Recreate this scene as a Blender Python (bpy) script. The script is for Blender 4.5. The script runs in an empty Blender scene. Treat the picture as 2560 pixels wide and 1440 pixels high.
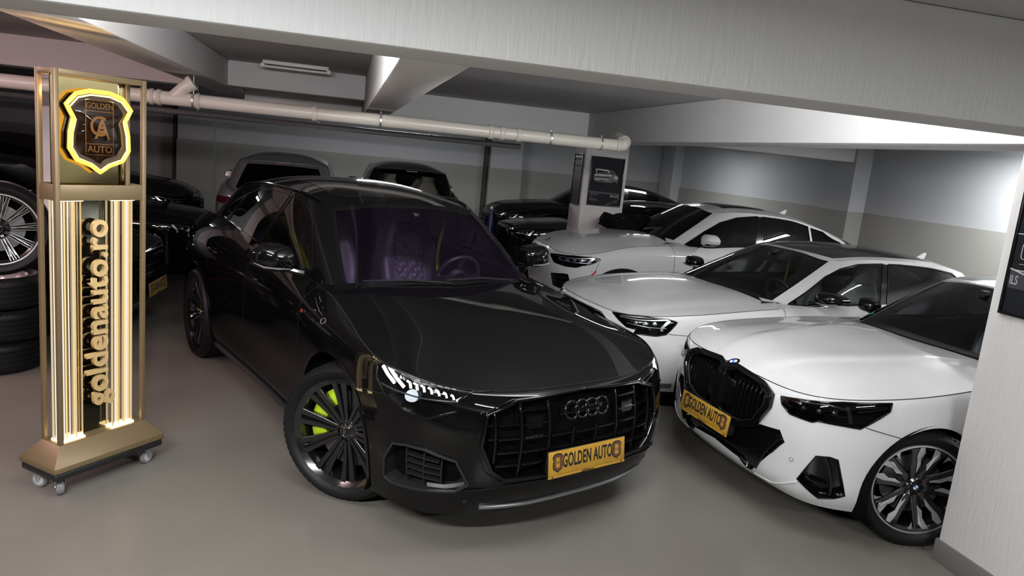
import bpy, bmesh, math, random
import numpy as np
from mathutils import Vector, Matrix
from mathutils.geometry import delaunay_2d_cdt

random.seed(7)
SC = bpy.context.scene
COL = SC.collection
PI = math.pi

# ------------------------------------------------------------------ camera
cam_d = bpy.data.cameras.new('camera')
cam_d.sensor_width = 36.0
cam_d.lens = 36.0 * 1811.0 / 2560.0
cam_d.clip_start = 0.02
cam_d.clip_end = 200
cam = bpy.data.objects.new('camera', cam_d)
COL.objects.link(cam)
_pt, _ro, _th, _h = math.radians(10.233), math.radians(5.597), math.radians(13.668), 1.991
_f = Vector((math.sin(_th) * math.cos(_pt), math.cos(_th) * math.cos(_pt), -math.sin(_pt)))
_r0 = Vector((math.cos(_th), -math.sin(_th), 0))
_u0 = _r0.cross(_f)
_r = math.cos(_ro) * _r0 + math.sin(_ro) * _u0
_u = -math.sin(_ro) * _r0 + math.cos(_ro) * _u0
cam.matrix_world = Matrix(((_r.x, _u.x, -_f.x, 0), (_r.y, _u.y, -_f.y, 0), (_r.z, _u.z, -_f.z, _h), (0, 0, 0, 1)))
SC.camera = cam

# ------------------------------------------------------------------ world and exposure
world = bpy.data.worlds.new('world')
SC.world = world
world.use_nodes = True
world.node_tree.nodes['Background'].inputs[0].default_value = (0.9, 0.95, 1.0, 1)
world.node_tree.nodes['Background'].inputs[1].default_value = 0.02
SC.view_settings.view_transform = 'Standard'
SC.view_settings.look = 'None'
SC.view_settings.exposure = 0.85
SC.view_settings.gamma = 1.0
SC.view_settings.use_curve_mapping = False
SC.cycles.max_bounces = 8
SC.cycles.glossy_bounces = 4
SC.cycles.transmission_bounces = 4
SC.cycles.transparent_max_bounces = 16


def area_light(name, loc, target, sx, sy, power, col=(1, 1, 1)):
    d = bpy.data.lights.new(name, 'AREA')
    d.shape = 'RECTANGLE'
    d.size = sx
    d.size_y = sy
    d.energy = power
    d.color = col
    o = bpy.data.objects.new(name, d)
    COL.objects.link(o)
    o.location = loc
    v = Vector(target) - Vector(loc)
    o.rotation_euler = v.to_track_quat('-Z', 'Y').to_euler()
    return o
#LIGHTS#

# ------------------------------------------------------------------ materials
MATS = {}


def pmat(name, col, rough=0.5, metal=0.0, coat=0.0, coat_rough=0.03, emit=None, estr=0.0, spec=0.5, bump=None, var=None):
    """Principled material; bump = (scale, strength, distance), var = (scale, amount): colour mottling."""
    m = bpy.data.materials.new(name)
    m.use_nodes = True
    nt = m.node_tree
    b = nt.nodes['Principled BSDF']
    b.inputs['Base Color'].default_value = (*col, 1)
    b.inputs['Roughness'].default_value = rough
    b.inputs['Metallic'].default_value = metal
    b.inputs['Coat Weight'].default_value = coat
    b.inputs['Coat Roughness'].default_value = coat_rough
    b.inputs['Specular IOR Level'].default_value = spec
    if emit:
        b.inputs['Emission Color'].default_value = (*emit, 1)
        b.inputs['Emission Strength'].default_value = estr
    if bump or var:
        tc = nt.nodes.new('ShaderNodeTexCoord')
    if bump:
        n = nt.nodes.new('ShaderNodeTexNoise')
        n.inputs['Scale'].default_value = bump[0]
        n.inputs['Detail'].default_value = 6
        bp = nt.nodes.new('ShaderNodeBump')
        bp.inputs['Strength'].default_value = bump[1]
        bp.inputs['Distance'].default_value = bump[2]
        nt.links.new(tc.outputs['Object'], n.inputs['Vector'])
        nt.links.new(n.outputs['Fac'], bp.inputs['Height'])
        nt.links.new(bp.outputs['Normal'], b.inputs['Normal'])
    if var:
        n2 = nt.nodes.new('ShaderNodeTexNoise')
        n2.inputs['Scale'].default_value = var[0]
        n2.inputs['Detail'].default_value = 5
        mx = nt.nodes.new('ShaderNodeMix')
        mx.data_type = 'RGBA'
        k = var[1]
        mx.inputs[6].default_value = (*[c * (1 - k) for c in col], 1)
        mx.inputs[7].default_value = (*[min(1, c * (1 + k)) for c in col], 1)
        nt.links.new(tc.outputs['Object'], n2.inputs['Vector'])
        nt.links.new(n2.outputs['Fac'], mx.inputs[0])
        nt.links.new(mx.outputs[2], b.inputs['Base Color'])
    MATS[name] = m
    return m


def glassmat(name, tint, refl=1.0, rough=0.0, ior=1.5):
    """Thin pane: tinted see-through mixed with a mirror by Fresnel."""
    m = bpy.data.materials.new(name)
    m.use_nodes = True
    nt = m.node_tree
    nt.nodes.clear()
    out = nt.nodes.new('ShaderNodeOutputMaterial')
    tr = nt.nodes.new('ShaderNodeBsdfTransparent')
    tr.inputs[0].default_value = (*tint, 1)
    gl = nt.nodes.new('ShaderNodeBsdfGlossy')
    gl.inputs[0].default_value = (*refl, 1) if hasattr(refl, '__len__') else (refl, refl, refl, 1)
    gl.inputs['Roughness'].default_value = rough
    fr = nt.nodes.new('ShaderNodeFresnel')
    fr.inputs[0].default_value = ior
    mx = nt.nodes.new('ShaderNodeMixShader')
    nt.links.new(fr.outputs[0], mx.inputs[0])
    nt.links.new(tr.outputs[0], mx.inputs[1])
    nt.links.new(gl.outputs[0], mx.inputs[2])
    nt.links.new(mx.outputs[0], out.inputs[0])
    MATS[name] = m
    return m


def emat(name, col, s):
    return pmat(name, tuple(c * .06 for c in col), 0.4, emit=col, estr=s)


# ------------------------------------------------------------------ object helpers
def tag(o, label=None, cat=None, group=None, kind=None):
    if label: o['label'] = label
    if cat: o['category'] = cat
    if group: o['group'] = group
    if kind: o['kind'] = kind
    return o


def thing(name, label, cat, loc=(0, 0, 0), rz=0.0, group=None):
    o = bpy.data.objects.new(name, None)
    o.empty_display_size = 0.1
    COL.objects.link(o)
    o.location = loc
    o.rotation_euler = (0, 0, rz)
    return tag(o, label, cat, group)


def link(name, me, parent=None, loc=None, rot=None):
    o = bpy.data.objects.new(name, me)
    COL.objects.link(o)
    if parent: o.parent = parent
    if loc is not None: o.location = loc
    if rot is not None: o.rotation_euler = rot
    return o


def mk(name, V, Fc, mat, parent=None, normals=None, smooth=False, loc=None, rot=None):
    me = bpy.data.meshes.new(name)
    me.from_pydata([tuple(map(float, v)) for v in V], [], [tuple(map(int, f)) for f in Fc])
    me.materials.append(MATS[mat])
    if smooth or normals is not None:
        me.polygons.foreach_set('use_smooth', [True] * len(me.polygons))
    if normals is not None:
        me.normals_split_custom_set_from_vertices([tuple(map(float, n)) for n in normals])
    me.update()
    return link(name, me, parent, loc, rot)


class MB:
    """collects shapes into one mesh"""
    def __init__(s):
        s.v = []
        s.f = []

    def add(s, V, Fc):
        n = len(s.v)
        s.v += [tuple(map(float, p)) for p in V]
        s.f += [tuple(int(i) + n for i in f) for f in Fc]
        return s

    def box(s, lo, hi):
        x0, y0, z0 = lo
        x1, y1, z1 = hi
        V = [(x0, y0, z0), (x1, y0, z0), (x1, y1, z0), (x0, y1, z0), (x0, y0, z1), (x1, y0, z1), (x1, y1, z1), (x0, y1, z1)]
        return s.add(V, [(0, 3, 2, 1), (4, 5, 6, 7), (0, 1, 5, 4), (1, 2, 6, 5), (2, 3, 7, 6), (3, 0, 4, 7)])

    def hexa(s, P):
        return s.add(P, [(0, 3, 2, 1), (4, 5, 6, 7), (0, 1, 5, 4), (1, 2, 6, 5), (2, 3, 7, 6), (3, 0, 4, 7)])

    def tube(s, pts, r, n=8, cap=True, closed=False):
        pts = [Vector(p) for p in pts]
        m = len(pts)
        rr = r if hasattr(r, '__len__') else [r] * m
        V, Fc = [], []
        prev = None
        for i, p in enumerate(pts):
            if closed:
                t = (pts[(i + 1) % m] - pts[i - 1])
            else:
                t = pts[min(i + 1, m - 1)] - pts[max(i - 1, 0)]
            t.normalize()
            if prev is None:
                a = Vector((0, 0, 1)) if abs(t.z) < .9 else Vector((1, 0, 0))
                prev = (a - t * a.dot(t)).normalized()
            else:
                prev = (prev - t * prev.dot(t)).normalized()
            b = t.cross(prev)
            for k in range(n):
                an = 2 * PI * k / n
                V.append(p + (prev * math.cos(an) + b * math.sin(an)) * rr[i])
        q = m if closed else m - 1
        for i in range(q):
            j = (i + 1) % m
            for k in range(n):
                Fc.append((i * n + k, i * n + (k + 1) % n, j * n + (k + 1) % n, j * n + k))
        if cap and not closed:
            Fc.append(tuple(range(n))[::-1])
            Fc.append(tuple(range((m - 1) * n, m * n)))
        return s.add(V, Fc)

    def lathe(s, prof, n=32, axis='y', closed=False):
        """prof: [(radius, along)]"""
        V, Fc = [], []
        m = len(prof)
        for k in range(n):
            a = 2 * PI * k / n
            c, sn = math.cos(a), math.sin(a)
            for r, h in prof:
                V.append((r * c, h, r * sn) if axis == 'y' else (r * c, r * sn, h))
        q = m if closed else m - 1
        for k in range(n):
            for i in range(q):
                j = (i + 1) % m
                kk = (k + 1) % n
                Fc.append((k * m + i, k * m + j, kk * m + j, kk * m + i) if axis == 'y' else (k * m + i, kk * m + i, kk * m + j, k * m + j))
        return s.add(V, Fc)

    def prism(s, poly, h0, h1, axis=2):
        """extrude a 2-D outline along an axis; for axis 0 the outline is (y,z), 1: (x,z), 2: (x,y)"""
        n = len(poly)

        def p3(p, h):
            return (h, p[0], p[1]) if axis == 0 else ((p[0], h, p[1]) if axis == 1 else (p[0], p[1], h))
        V = [p3(p, h0) for p in poly] + [p3(p, h1) for p in poly]
        Fc = [tuple(range(n))[::-1], tuple(range(n, 2 * n))] + [(i, (i + 1) % n, n + (i + 1) % n, n + i) for i in range(n)]
        return s.add(V, Fc)

    def grid(s, P, closed_u=False):
        """P: rows x cols x 3"""
        P = np.asarray(P, float)
        a, b = P.shape[:2]
        Fc = []
        for i in range(a - 1):
            for j in range(b if closed_u else b - 1):
                Fc.append((i * b + j, i * b + (j + 1) % b, (i + 1) * b + (j + 1) % b, (i + 1) * b + j))
        return s.add(P.reshape(-1, 3), Fc)

    def build(s, name, mat, parent=None, smooth=False, loc=None, rot=None, bevel=0.0, fix=True, seg=2, auto=None):
        me = bpy.data.meshes.new(name)
        me.from_pydata(s.v, [], s.f)
        if fix or bevel:
            bm = bmesh.new()
            bm.from_mesh(me)
            if bevel:
                bmesh.ops.remove_doubles(bm, verts=bm.verts, dist=1e-5)
            bmesh.ops.recalc_face_normals(bm, faces=bm.faces)
            if bevel:
                es = [e for e in bm.edges if len(e.link_faces) == 2 and e.calc_face_angle(0) > 0.5]
                bmesh.ops.bevel(bm, geom=es, offset=bevel, segments=seg, affect='EDGES', profile=0.5, clamp_overlap=True)
            bm.to_mesh(me)
            bm.free()
        me.materials.append(MATS[mat])
        if smooth or bevel:
            me.polygons.foreach_set('use_smooth', [True] * len(me.polygons))
            me.set_sharp_from_angle(angle=auto if auto else math.radians(38))
        me.update()
        return link(name, me, parent, loc, rot)


def rsmooth(pts, n=6, r=0.3, closed=True):
    """round the corners of a polygon: r = share of each edge used"""
    out = []
    m = len(pts)
    P = [np.array(p, float) for p in pts]
    for i in range(m):
        p = P[i]
        a = p + (P[i - 1] - p) * r
        b = p + (P[(i + 1) % m] - p) * r
        for k in range(n + 1):
            t = k / n
            out.append(tuple((1 - t) ** 2 * a + 2 * t * (1 - t) * p + t * t * b))
    return out


def text_mesh(txt, size=1.0, extrude=0.0, bold=0.0, sx=1.0, spacing=1.0, align='CENTER', mat='black_plastic', name='lettering', parent=None, bevel=0.0):
    cu = bpy.data.curves.new('t', 'FONT')
    cu.body = txt
    cu.size = size
    cu.extrude = extrude
    cu.offset = bold
    cu.bevel_depth = bevel
    cu.space_character = spacing
    cu.align_x = align
    cu.align_y = 'CENTER'
    cu.resolution_u = 4
    o = bpy.data.objects.new('t', cu)
    COL.objects.link(o)
    dg = bpy.context.evaluated_depsgraph_get()
    me = bpy.data.meshes.new_from_object(o.evaluated_get(dg))
    bpy.data.objects.remove(o)
    me.transform(Matrix.Diagonal((sx, 1, 1, 1)))
    me.materials.clear()
    me.materials.append(MATS[mat])
    me.name = name
    return link(name, me, parent)


# ------------------------------------------------------------------ smooth surfaces through a net of points
def card(kn):
    n = len(kn)
    A = np.zeros((n, n))
    B = np.zeros((n, n))
    A[0, 0] = A[-1, -1] = 1
    for i in range(1, n - 1):
        h0, h1 = kn[i] - kn[i - 1], kn[i + 1] - kn[i]
        A[i, i - 1], A[i, i], A[i, i + 1] = h0 / 6, (h0 + h1) / 3, h1 / 6
        B[i, i - 1], B[i, i], B[i, i + 1] = 1 / h0, -1 / h0 - 1 / h1, 1 / h1
    return np.linalg.solve(A, B)


def wts(kn, M, t):
    t = np.asarray(t, float)
    k = np.clip(np.searchsorted(kn, t) - 1, 0, len(kn) - 2)
    h = kn[k + 1] - kn[k]
    a = (kn[k + 1] - t) / h
    b = 1 - a
    W = ((a ** 3 - a) * h * h / 6)[:, None] * M[k] + ((b ** 3 - b) * h * h / 6)[:, None] * M[k + 1]
    r = np.arange(len(t))
    W[r, k] += a
    W[r, k + 1] += b
    return W


class Surf:
    """C[level][station] control points (half car, y >= 0); mirror0 / mirror1: symmetric about y = 0 at the first / last station"""
    def __init__(s, C, mirror0=True, mirror1=True):
        C = np.asarray(C, float)
        J, N = C.shape[:2]
        my = np.array([1, -1, 1.])
        E = 3 if N > 3 else N - 1
        parts = [C]
        off = 0
        if mirror0:
            parts.insert(0, C[:, 1:E + 1][:, ::-1] * my)
            off = E
        if mirror1:
            parts.append(C[:, N - 1 - E:N - 1][:, ::-1] * my)
        X = np.concatenate(parts, 1)
        du = np.linalg.norm(np.diff(X, axis=1), axis=2).mean(0)
        ku = np.concatenate([[0], np.cumsum(du)])
        s.ku = ku - ku[off]
        dv = np.linalg.norm(np.diff(X, axis=0), axis=2).mean(1)
        s.kv = np.concatenate([[0], np.cumsum(dv)])
        s.X = X
        s.Mu = card(s.ku)
        s.Mv = card(s.kv)
        s.st = s.ku[off:off + N]
        s.U, s.V, s.N, s.J = s.st[-1], s.kv[-1], N, J

    def u(s, i): return np.interp(i, np.arange(s.N), s.st)
    def v(s, j): return np.interp(j, np.arange(s.J), s.kv)

    def S(s, u, v):
        Wu = wts(s.ku, s.Mu, np.atleast_1d(u))
        Wv = wts(s.kv, s.Mv, np.atleast_1d(v))
        return np.einsum('ki,kj,jid->kd', Wu, Wv, s.X, optimize=True)

    def n(s, u, v, e=2e-3):
        u = np.atleast_1d(np.asarray(u, float))
        v = np.atleast_1d(np.asarray(v, float))
        a = s.S(u + e, v) - s.S(u - e, v)
        v0, v1 = np.clip(v - e, 0, s.V), np.clip(v + e, 0, s.V)
        b = s.S(u, v1) - s.S(u, v0)
        n = np.cross(a, b) * s.sgn
        return n / np.maximum(np.linalg.norm(n, axis=1), 1e-9)[:, None]
    sgn = 1.0

    def orient(s):
        u0, v0 = s.U * .5, s.V * .5
        p = s.S(u0, v0)[0]
        n = s.n(u0, v0)[0]
        ref = np.array([0.3 * np.sign(p[0] + 1.3), p[1], 0.8 if abs(p[1]) < .5 or p[2] > 1.4 else 0.15])
        if n @ ref < 0: s.sgn = -s.sgn
        return s

    def inv(s, q, ax, i0, i1, j0=0, j1=None):
        q = np.atleast_2d(np.asarray(q, float))
        ua, ub = s.u(i0), s.u(i1)
        va, vb = s.v(j0), s.v(s.J - 1 if j1 is None else j1)
        gu, gv = np.meshgrid(np.linspace(ua, ub, 60), np.linspace(va, vb, 30), indexing='ij')
        gu, gv = gu.ravel(), gv.ravel()
        P = s.S(gu, gv)[:, ax]
        d = ((q[:, None] - P[None]) ** 2).sum(2)
        k = d.argmin(1)
        u, v = gu[k].copy(), gv[k].copy()
        e = 1e-4
        for _ in range(14):
            p = s.S(u, v)[:, ax]
            a = (s.S(u + e, v)[:, ax] - p) / e
            b = (s.S(u, v + e)[:, ax] - p) / e
            r = q - p
            det = a[:, 0] * b[:, 1] - a[:, 1] * b[:, 0]
            det = np.where(np.abs(det) < 1e-5, 1e-5, det)
            du = (r[:, 0] * b[:, 1] - r[:, 1] * b[:, 0]) / det
            dv = (a[:, 0] * r[:, 1] - a[:, 1] * r[:, 0]) / det
            u = np.clip(u + np.clip(du, -.1, .1), ua - .02, ub + .02)
            v = np.clip(v + np.clip(dv, -.05, .05), va, vb)
        low = (v <= va + 1e-6) & (q[:, 1] < s.S(u, v)[:, ax[1]] - 2e-3) & (ax[1] == 2)
        if low.any():
            for _ in range(8):
                p = s.S(u, v)[:, ax]
                a = (s.S(u + e, v)[:, ax] - p) / e
                st = (q[:, 0] - p[:, 0]) / np.where(np.abs(a[:, 0]) < .05, .05, a[:, 0])
                u = np.where(low, np.clip(u + np.clip(st, -.1, .1), ua, ub), u)
            v = np.where(low, -.02, v)
        return np.stack([u, v], 1)

    def poly(s, pts, view, i0, i1, step=.03, closed=True, j0=0, j1=None):
        """outline in a view ('side': x,z  'front': y,z  'top': x,y  'st': stations) -> (u,v) polyline"""
        pts = [np.array(p, float) for p in pts]
        out = []
        m = len(pts)
        for i in range(m if closed else m - 1):
            a, b = pts[i], pts[(i + 1) % m]
            k = max(1, int(np.linalg.norm(b - a) / step)) if view != 'st' else 12
            for t in range(k): out.append(a + (b - a) * t / k)
        if not closed: out.append(pts[-1])
        out = np.array(out)
        if view == 'st':
            return np.stack([s.u(out[:, 0]), s.v(out[:, 1])], 1)
        ax = {'side': [0, 2], 'front': [1, 2], 'top': [0, 1]}[view]
        return s.inv(out, ax, i0, i1, j0, j1)

    def cut(s, regions, step=.04, stepv=None):
        """regions: [(name, uv polygon)], later ones win; returns {name: (uv, tris)}; the rest is 'rest'"""
        stepv = stepv or step
        nu, nv = max(4, int(s.U / step)), max(3, int(s.V / stepv))
        gu, gv = np.meshgrid(np.linspace(0, s.U, nu + 1), np.linspace(0, s.V, nv + 1), indexing='ij')
        pts = np.stack([gu.ravel(), gv.ravel()], 1).tolist()
        edges = []

        def idx(i, j): return i * (nv + 1) + j
        for i in range(nu): edges += [(idx(i, 0), idx(i + 1, 0)), (idx(i, nv), idx(i + 1, nv))]
        for j in range(nv): edges += [(idx(0, j), idx(0, j + 1)), (idx(nu, j), idx(nu, j + 1))]
        for _, pg in regions:
            n = len(pts)
            pts += np.asarray(pg).tolist()
            m = len(pg)
            edges += [(n + i, n + (i + 1) % m) for i in range(m)]
        vo, eo, fo, *_ = delaunay_2d_cdt([Vector(p) for p in pts], edges, [], 0, 1e-5)
        uv = np.array([tuple(p) for p in vo])
        tr = np.array([tuple(f) for f in fo])
        c = uv[tr].mean(1)
        ok = (c[:, 0] > 0) & (c[:, 0] < s.U) & (c[:, 1] > 0) & (c[:, 1] < s.V)
        a2 = uv[tr]
        ar = (a2[:, 1, 0] - a2[:, 0, 0]) * (a2[:, 2, 1] - a2[:, 0, 1]) - (a2[:, 2, 0] - a2[:, 0, 0]) * (a2[:, 1, 1] - a2[:, 0, 1])
        ok &= np.abs(ar) > 1e-9
        tr = tr[ok]
        c = c[ok]
        who = np.full(len(tr), -1)
        for k, (_, pg) in enumerate(regions):
            who[inpoly(c, np.asarray(pg))] = k
        res = {}
        for nm in ['rest'] + list(dict.fromkeys(r[0] for r in regions)):
            ks = [-1] if nm == 'rest' else [k for k, r in enumerate(regions) if r[0] == nm]
            t = tr[np.isin(who, ks)]
            if len(t) == 0: continue
            used, invx = np.unique(t, return_inverse=True)
            res[nm] = (uv[used], invx.reshape(-1, 3))
        return res

    def emit(s, name, piece, mat, parent, off=0.0, side='both'):
        """side: 'both' joins the halves, 'l' / 'r' one half, 'lr' two objects"""
        uv, tr = piece
        P, Nn = s.S(uv[:, 0], uv[:, 1]), s.n(uv[:, 0], uv[:, 1])
        P = P + Nn * off
        a = P[tr]
        fn = np.cross(a[:, 1] - a[:, 0], a[:, 2] - a[:, 0])
        fl = (fn * Nn[tr].mean(1)).sum(1) < 0
        tr = tr.copy()
        tr[fl] = tr[fl][:, ::-1]
        my = np.array([1, -1, 1.])
        if side == 'both':
            n = len(P)
            return mk(name, np.concatenate([P, P * my]), np.concatenate([tr, tr[:, ::-1] + n]), mat, parent, np.concatenate([Nn, Nn * my]))
        r = []
        if 'l' in side: r.append(mk(name, P, tr, mat, parent, Nn))
        if 'r' in side: r.append(mk(name, P * my, tr[:, ::-1], mat, parent, Nn * my))
        return r if len(r) > 1 else r[0]

    def at(s, uv, off=0.0):
        uv = np.atleast_2d(uv)
        return s.S(uv[:, 0], uv[:, 1]) + s.n(uv[:, 0], uv[:, 1]) * off


def inpoly(c, pg):
    x, y = c[:, 0], c[:, 1]
    r = np.zeros(len(c), bool)
    n = len(pg)
    for i in range(n):
        x0, y0 = pg[i]
        x1, y1 = pg[(i + 1) % n]
        cr = ((y0 > y) != (y1 > y))
        with np.errstate(divide='ignore', invalid='ignore'):
            r ^= cr & (x < (x1 - x0) * (y - y0) / (y1 - y0 + 1e-15) + x0)
    return r


def side_sign(side): return {'l': 1, 'r': -1}[side]


def ribbon(mb, s, uv, width, off, sgn=1, closed=False):
    """flat strip that follows the surface along a (u,v) line"""
    uv = np.asarray(uv)
    P, Nn = s.S(uv[:, 0], uv[:, 1]), s.n(uv[:, 0], uv[:, 1])
    T = np.gradient(P, axis=0) if not closed else np.roll(P, -1, 0) - np.roll(P, 1, 0)
    B = np.cross(Nn, T)
    B /= np.maximum(np.linalg.norm(B, axis=1), 1e-9)[:, None]
    a = P + Nn * off + B * width / 2
    b = P + Nn * off - B * width / 2
    m = np.array([1, sgn, 1.])
    n = len(P)
    V = np.concatenate([a, b]) * m
    q = n if closed else n - 1
    Fc = [(i, (i + 1) % n, n + (i + 1) % n, n + i) for i in range(q)]
    mb.add(V, Fc if sgn > 0 else [f[::-1] for f in Fc])


def barrel(mb, s, uv, w, h, off, sgn=1, closed=False):
    """rectangular bar along a surface line: w across the surface, h along the normal, centred at off"""
    uv = np.asarray(uv)
    P, Nn = s.S(uv[:, 0], uv[:, 1]), s.n(uv[:, 0], uv[:, 1])
    T = np.gradient(P, axis=0) if not closed else np.roll(P, -1, 0) - np.roll(P, 1, 0)
    B = np.cross(Nn, T)
    B /= np.maximum(np.linalg.norm(B, axis=1), 1e-9)[:, None]
    c = P + Nn * off
    m = np.array([1, sgn, 1.])
    rings = np.stack([c + B * w / 2 - Nn * h / 2, c + B * w / 2 + Nn * h / 2, c - B * w / 2 + Nn * h / 2, c - B * w / 2 - Nn * h / 2], 1) * m
    n = len(P)
    Fc = []
    for i in range(n if closed else n - 1):
        j = (i + 1) % n
        for k in range(4):
            Fc.append((i * 4 + k, i * 4 + (k + 1) % 4, j * 4 + (k + 1) % 4, j * 4 + k))
    if not closed: Fc += [(0, 1, 2, 3), tuple((n - 1) * 4 + k for k in (3, 2, 1, 0))]
    mb.add(rings.reshape(-1, 3), Fc)


def open_poly(pg, tol=.001):
    """outline of a hole without its edge on the centre line"""
    pg = np.asarray(pg)
    ok = pg[:, 0] > tol
    k = int(np.argmax(ok & ~np.roll(ok, 1)))
    pg = np.roll(pg, -k, 0)
    pg = pg[pg[:, 0] > tol]
    a, b = pg[0].copy(), pg[-1].copy()
    a[0] = b[0] = 0
    return np.concatenate([[a], pg, [b]])


def wall_in(mb, s, uv, depth, sgn=1, closed=True, direction=None):
    """side walls of an opening: from the surface inward"""
    uv = np.asarray(uv)
    P, Nn = s.S(uv[:, 0], np.maximum(uv[:, 1], 0)), s.n(uv[:, 0], np.maximum(uv[:, 1], 0))
    D = -Nn if direction is None else np.tile(np.array(direction, float), (len(P), 1))
    m = np.array([1, sgn, 1.])
    n = len(P)
    V = np.concatenate([P, P + D * depth]) * m
    mb.add(V, [(i, (i + 1) % n, n + (i + 1) % n, n + i) for i in range(n if closed else n - 1)])


# ------------------------------------------------------------------ car shells
def nearuv(s, P, ulim=None):
    """closest (u,v) on a surface to each approximate 3-D point"""
    P = np.atleast_2d(np.asarray(P, float))
    gu, gv = np.meshgrid(np.linspace(0, s.U, 220), np.linspace(0, s.V, 50), indexing='ij')
    gu, gv = gu.ravel(), gv.ravel()
    G = s.S(gu, gv)
    k = ((P[:, None] - G[None]) ** 2).sum(2).argmin(1)
    u, v = gu[k].copy(), gv[k].copy()
    e = 1e-4
    for _ in range(10):
        p = s.S(u, v)
        a = (s.S(u + e, v) - p) / e
        b = (s.S(u, v + e) - p) / e
        r = P - p
        aa, bb, ab = (a * a).sum(1), (b * b).sum(1), (a * b).sum(1)
        ra, rb = (r * a).sum(1), (r * b).sum(1)
        det = np.maximum(aa * bb - ab * ab, 1e-9)
        u = np.clip(u + np.clip((ra * bb - rb * ab) / det, -.03, .03), -.03, s.U + .03)
        v = np.clip(v + np.clip((rb * aa - ra * ab) / det, -.02, .02), 0, s.V)
    return np.stack([u, v], 1)


def poly3(s, P, closed=True, step=.02):
    uv = nearuv(s, P)
    out = []
    n = len(uv)
    for i in range(n if closed else n - 1):
        a, b = uv[i], uv[(i + 1) % n]
        k = max(1, int(np.linalg.norm(b - a) / step))
        for t in range(k): out.append(a + (b - a) * t / k)
    if not closed: out.append(uv[-1])
    return np.array(out)


def coons_half(front, back, center, side, nr=12, nc=9, pw=1.7, bulge=None):
    """half patch: columns from the centre line (w=0) to the side edge (w=1), rows front to back; each edge is a function of [0,1]"""
    rr = np.linspace(0, 1, nr)
    ww = np.linspace(0, 1, nc)
    Fw, Bw = front(ww), back(ww)
    Cr, Sr = center(rr), side(rr)
    C = np.zeros((nr, nc, 3))
    for i, r in enumerate(rr):
        for j, w in enumerate(ww):
            f = np.array([w, w, w ** pw])
            c0 = (1 - f) * Cr[i] + f * Sr[i]
            c1 = (1 - r) * Fw[j] + r * Bw[j]
            c2 = (1 - r) * ((1 - f) * Fw[0] + f * Fw[-1]) + r * ((1 - f) * Bw[0] + f * Bw[-1])
            C[i, j] = c0 + c1 - c2
            if bulge: C[i, j, 2] += bulge(r, w)
    return C


def curve(pts):
    """[0,1] -> smooth curve through points"""
    P = np.asarray(pts, float)
    d = np.concatenate([[0], np.cumsum(np.linalg.norm(np.diff(P, axis=0), axis=1))])
    M = card(d) if len(P) > 2 else None

    def f(t):
        t = np.atleast_1d(t) * d[-1]
        if M is None: return P[0] + (P[1] - P[0]) * (t / d[-1])[:, None]
        return wts(d, M, t) @ P
    return f


def body_net(plan, zs, ins, tweak=None):
    """plan: mid outline (x,y) from front centre to rear centre; zs / ins: per level, height and inward shift at each station"""
    pl = np.asarray(plan, float)
    ext = np.concatenate([pl[1:2] * [1, -1], pl, pl[-2:-1] * [1, -1]])
    t = ext[2:] - ext[:-2]
    nrm = np.stack([t[:, 1], -t[:, 0]], 1)          # pointing outward or inward; fix below
    nrm /= np.linalg.norm(nrm, axis=1)[:, None]
    cen = np.array([-1.4, 0])
    fl = ((pl - cen) * nrm).sum(1) < 0
    nrm[fl] *= -1
    nrm[0] = (1, 0)
    nrm[-1] = (-1, 0)
    C = np.zeros((len(zs), len(pl), 3))
    for j in range(len(zs)):
        C[j, :, :2] = pl - nrm * np.asarray(ins[j], float)[:, None]
        C[j, :, 2] = zs[j]
    if tweak: tweak(C)
    return C


def shell(sp):
    """the four smooth surfaces of a car: lower body, hood, greenhouse, roof"""
    b = Surf(body_net(sp['plan'], sp['z'], sp['ins'], sp.get('tweak')))
    b.orient()
    uc, ub = b.u(sp['hood_corner']), b.u(sp['hood_back'])
    top = b.V

    def front(w): return b.S(w * uc, np.full_like(np.asarray(w, float), top))
    def side(r): return b.S(uc + (ub - uc) * np.asarray(r), np.full_like(np.asarray(r, float), top))
    c0, c1 = front(np.array([0.]))[0], side(np.array([1.]))[0]
    center = curve([c0] + [np.array(p) for p in sp['hood_center']])
    e = np.array(sp['hood_center'][-1])
    back = curve([e, np.array([e[0] * .75 + c1[0] * .25 + sp.get('cowl_bow', .0), c1[1] * .55, e[2] * .75 + c1[2] * .25 + .004]), c1])
    h = Surf(coons_half(front, back, center, side, 13, sp.get('hood_nc', 12), sp.get('hood_pw', 1.8), sp.get('hood_bulge')), True, False)
    h.orient()
    gb, gt = np.array(sp['gh_base'], float), np.array(sp['gh_top'], float)
    mid = (gb + gt) / 2
    for i in range(len(mid)):
        o = sp.get('gh_bulge', [.03] * len(mid))[i]
        a = mid[i] - np.array([sp.get('gh_cx', -1.9), 0, mid[i][2]])
        k = 2 <= i <= len(mid) - 3
        mid[i] += np.array([0, 1, .15]) * o if k else np.array([np.sign(a[0]), 0, .6]) * o
    g = Surf([gb, mid, gt])
    g.orient()
    n = len(gt)
    ia, ic = sp['roof_a'], sp['roof_c']
    ua, uc2 = g.u(ia), g.u(ic)

    def rf(w): return g.S(np.asarray(w) * ua, np.full_like(np.asarray(w, float), g.V))
    def rs(r): return g.S(ua + (uc2 - ua) * np.asarray(r), np.full_like(np.asarray(r, float), g.V))
    def rb(w): return g.S(g.U - np.asarray(w) * (g.U - uc2), np.full_like(np.asarray(w, float), g.V))
    rc = curve([rf(np.array([0.]))[0]] + [np.array(p) for p in sp['roof_center']] + [rb(np.array([0.]))[0]])
    r = Surf(coons_half(rf, rb, rc, rs, 13, 10, sp.get('roof_pw', 2.6)), True, False)
    r.orient()
    return b, h, g, r


def Z(*a): return list(a)


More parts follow.
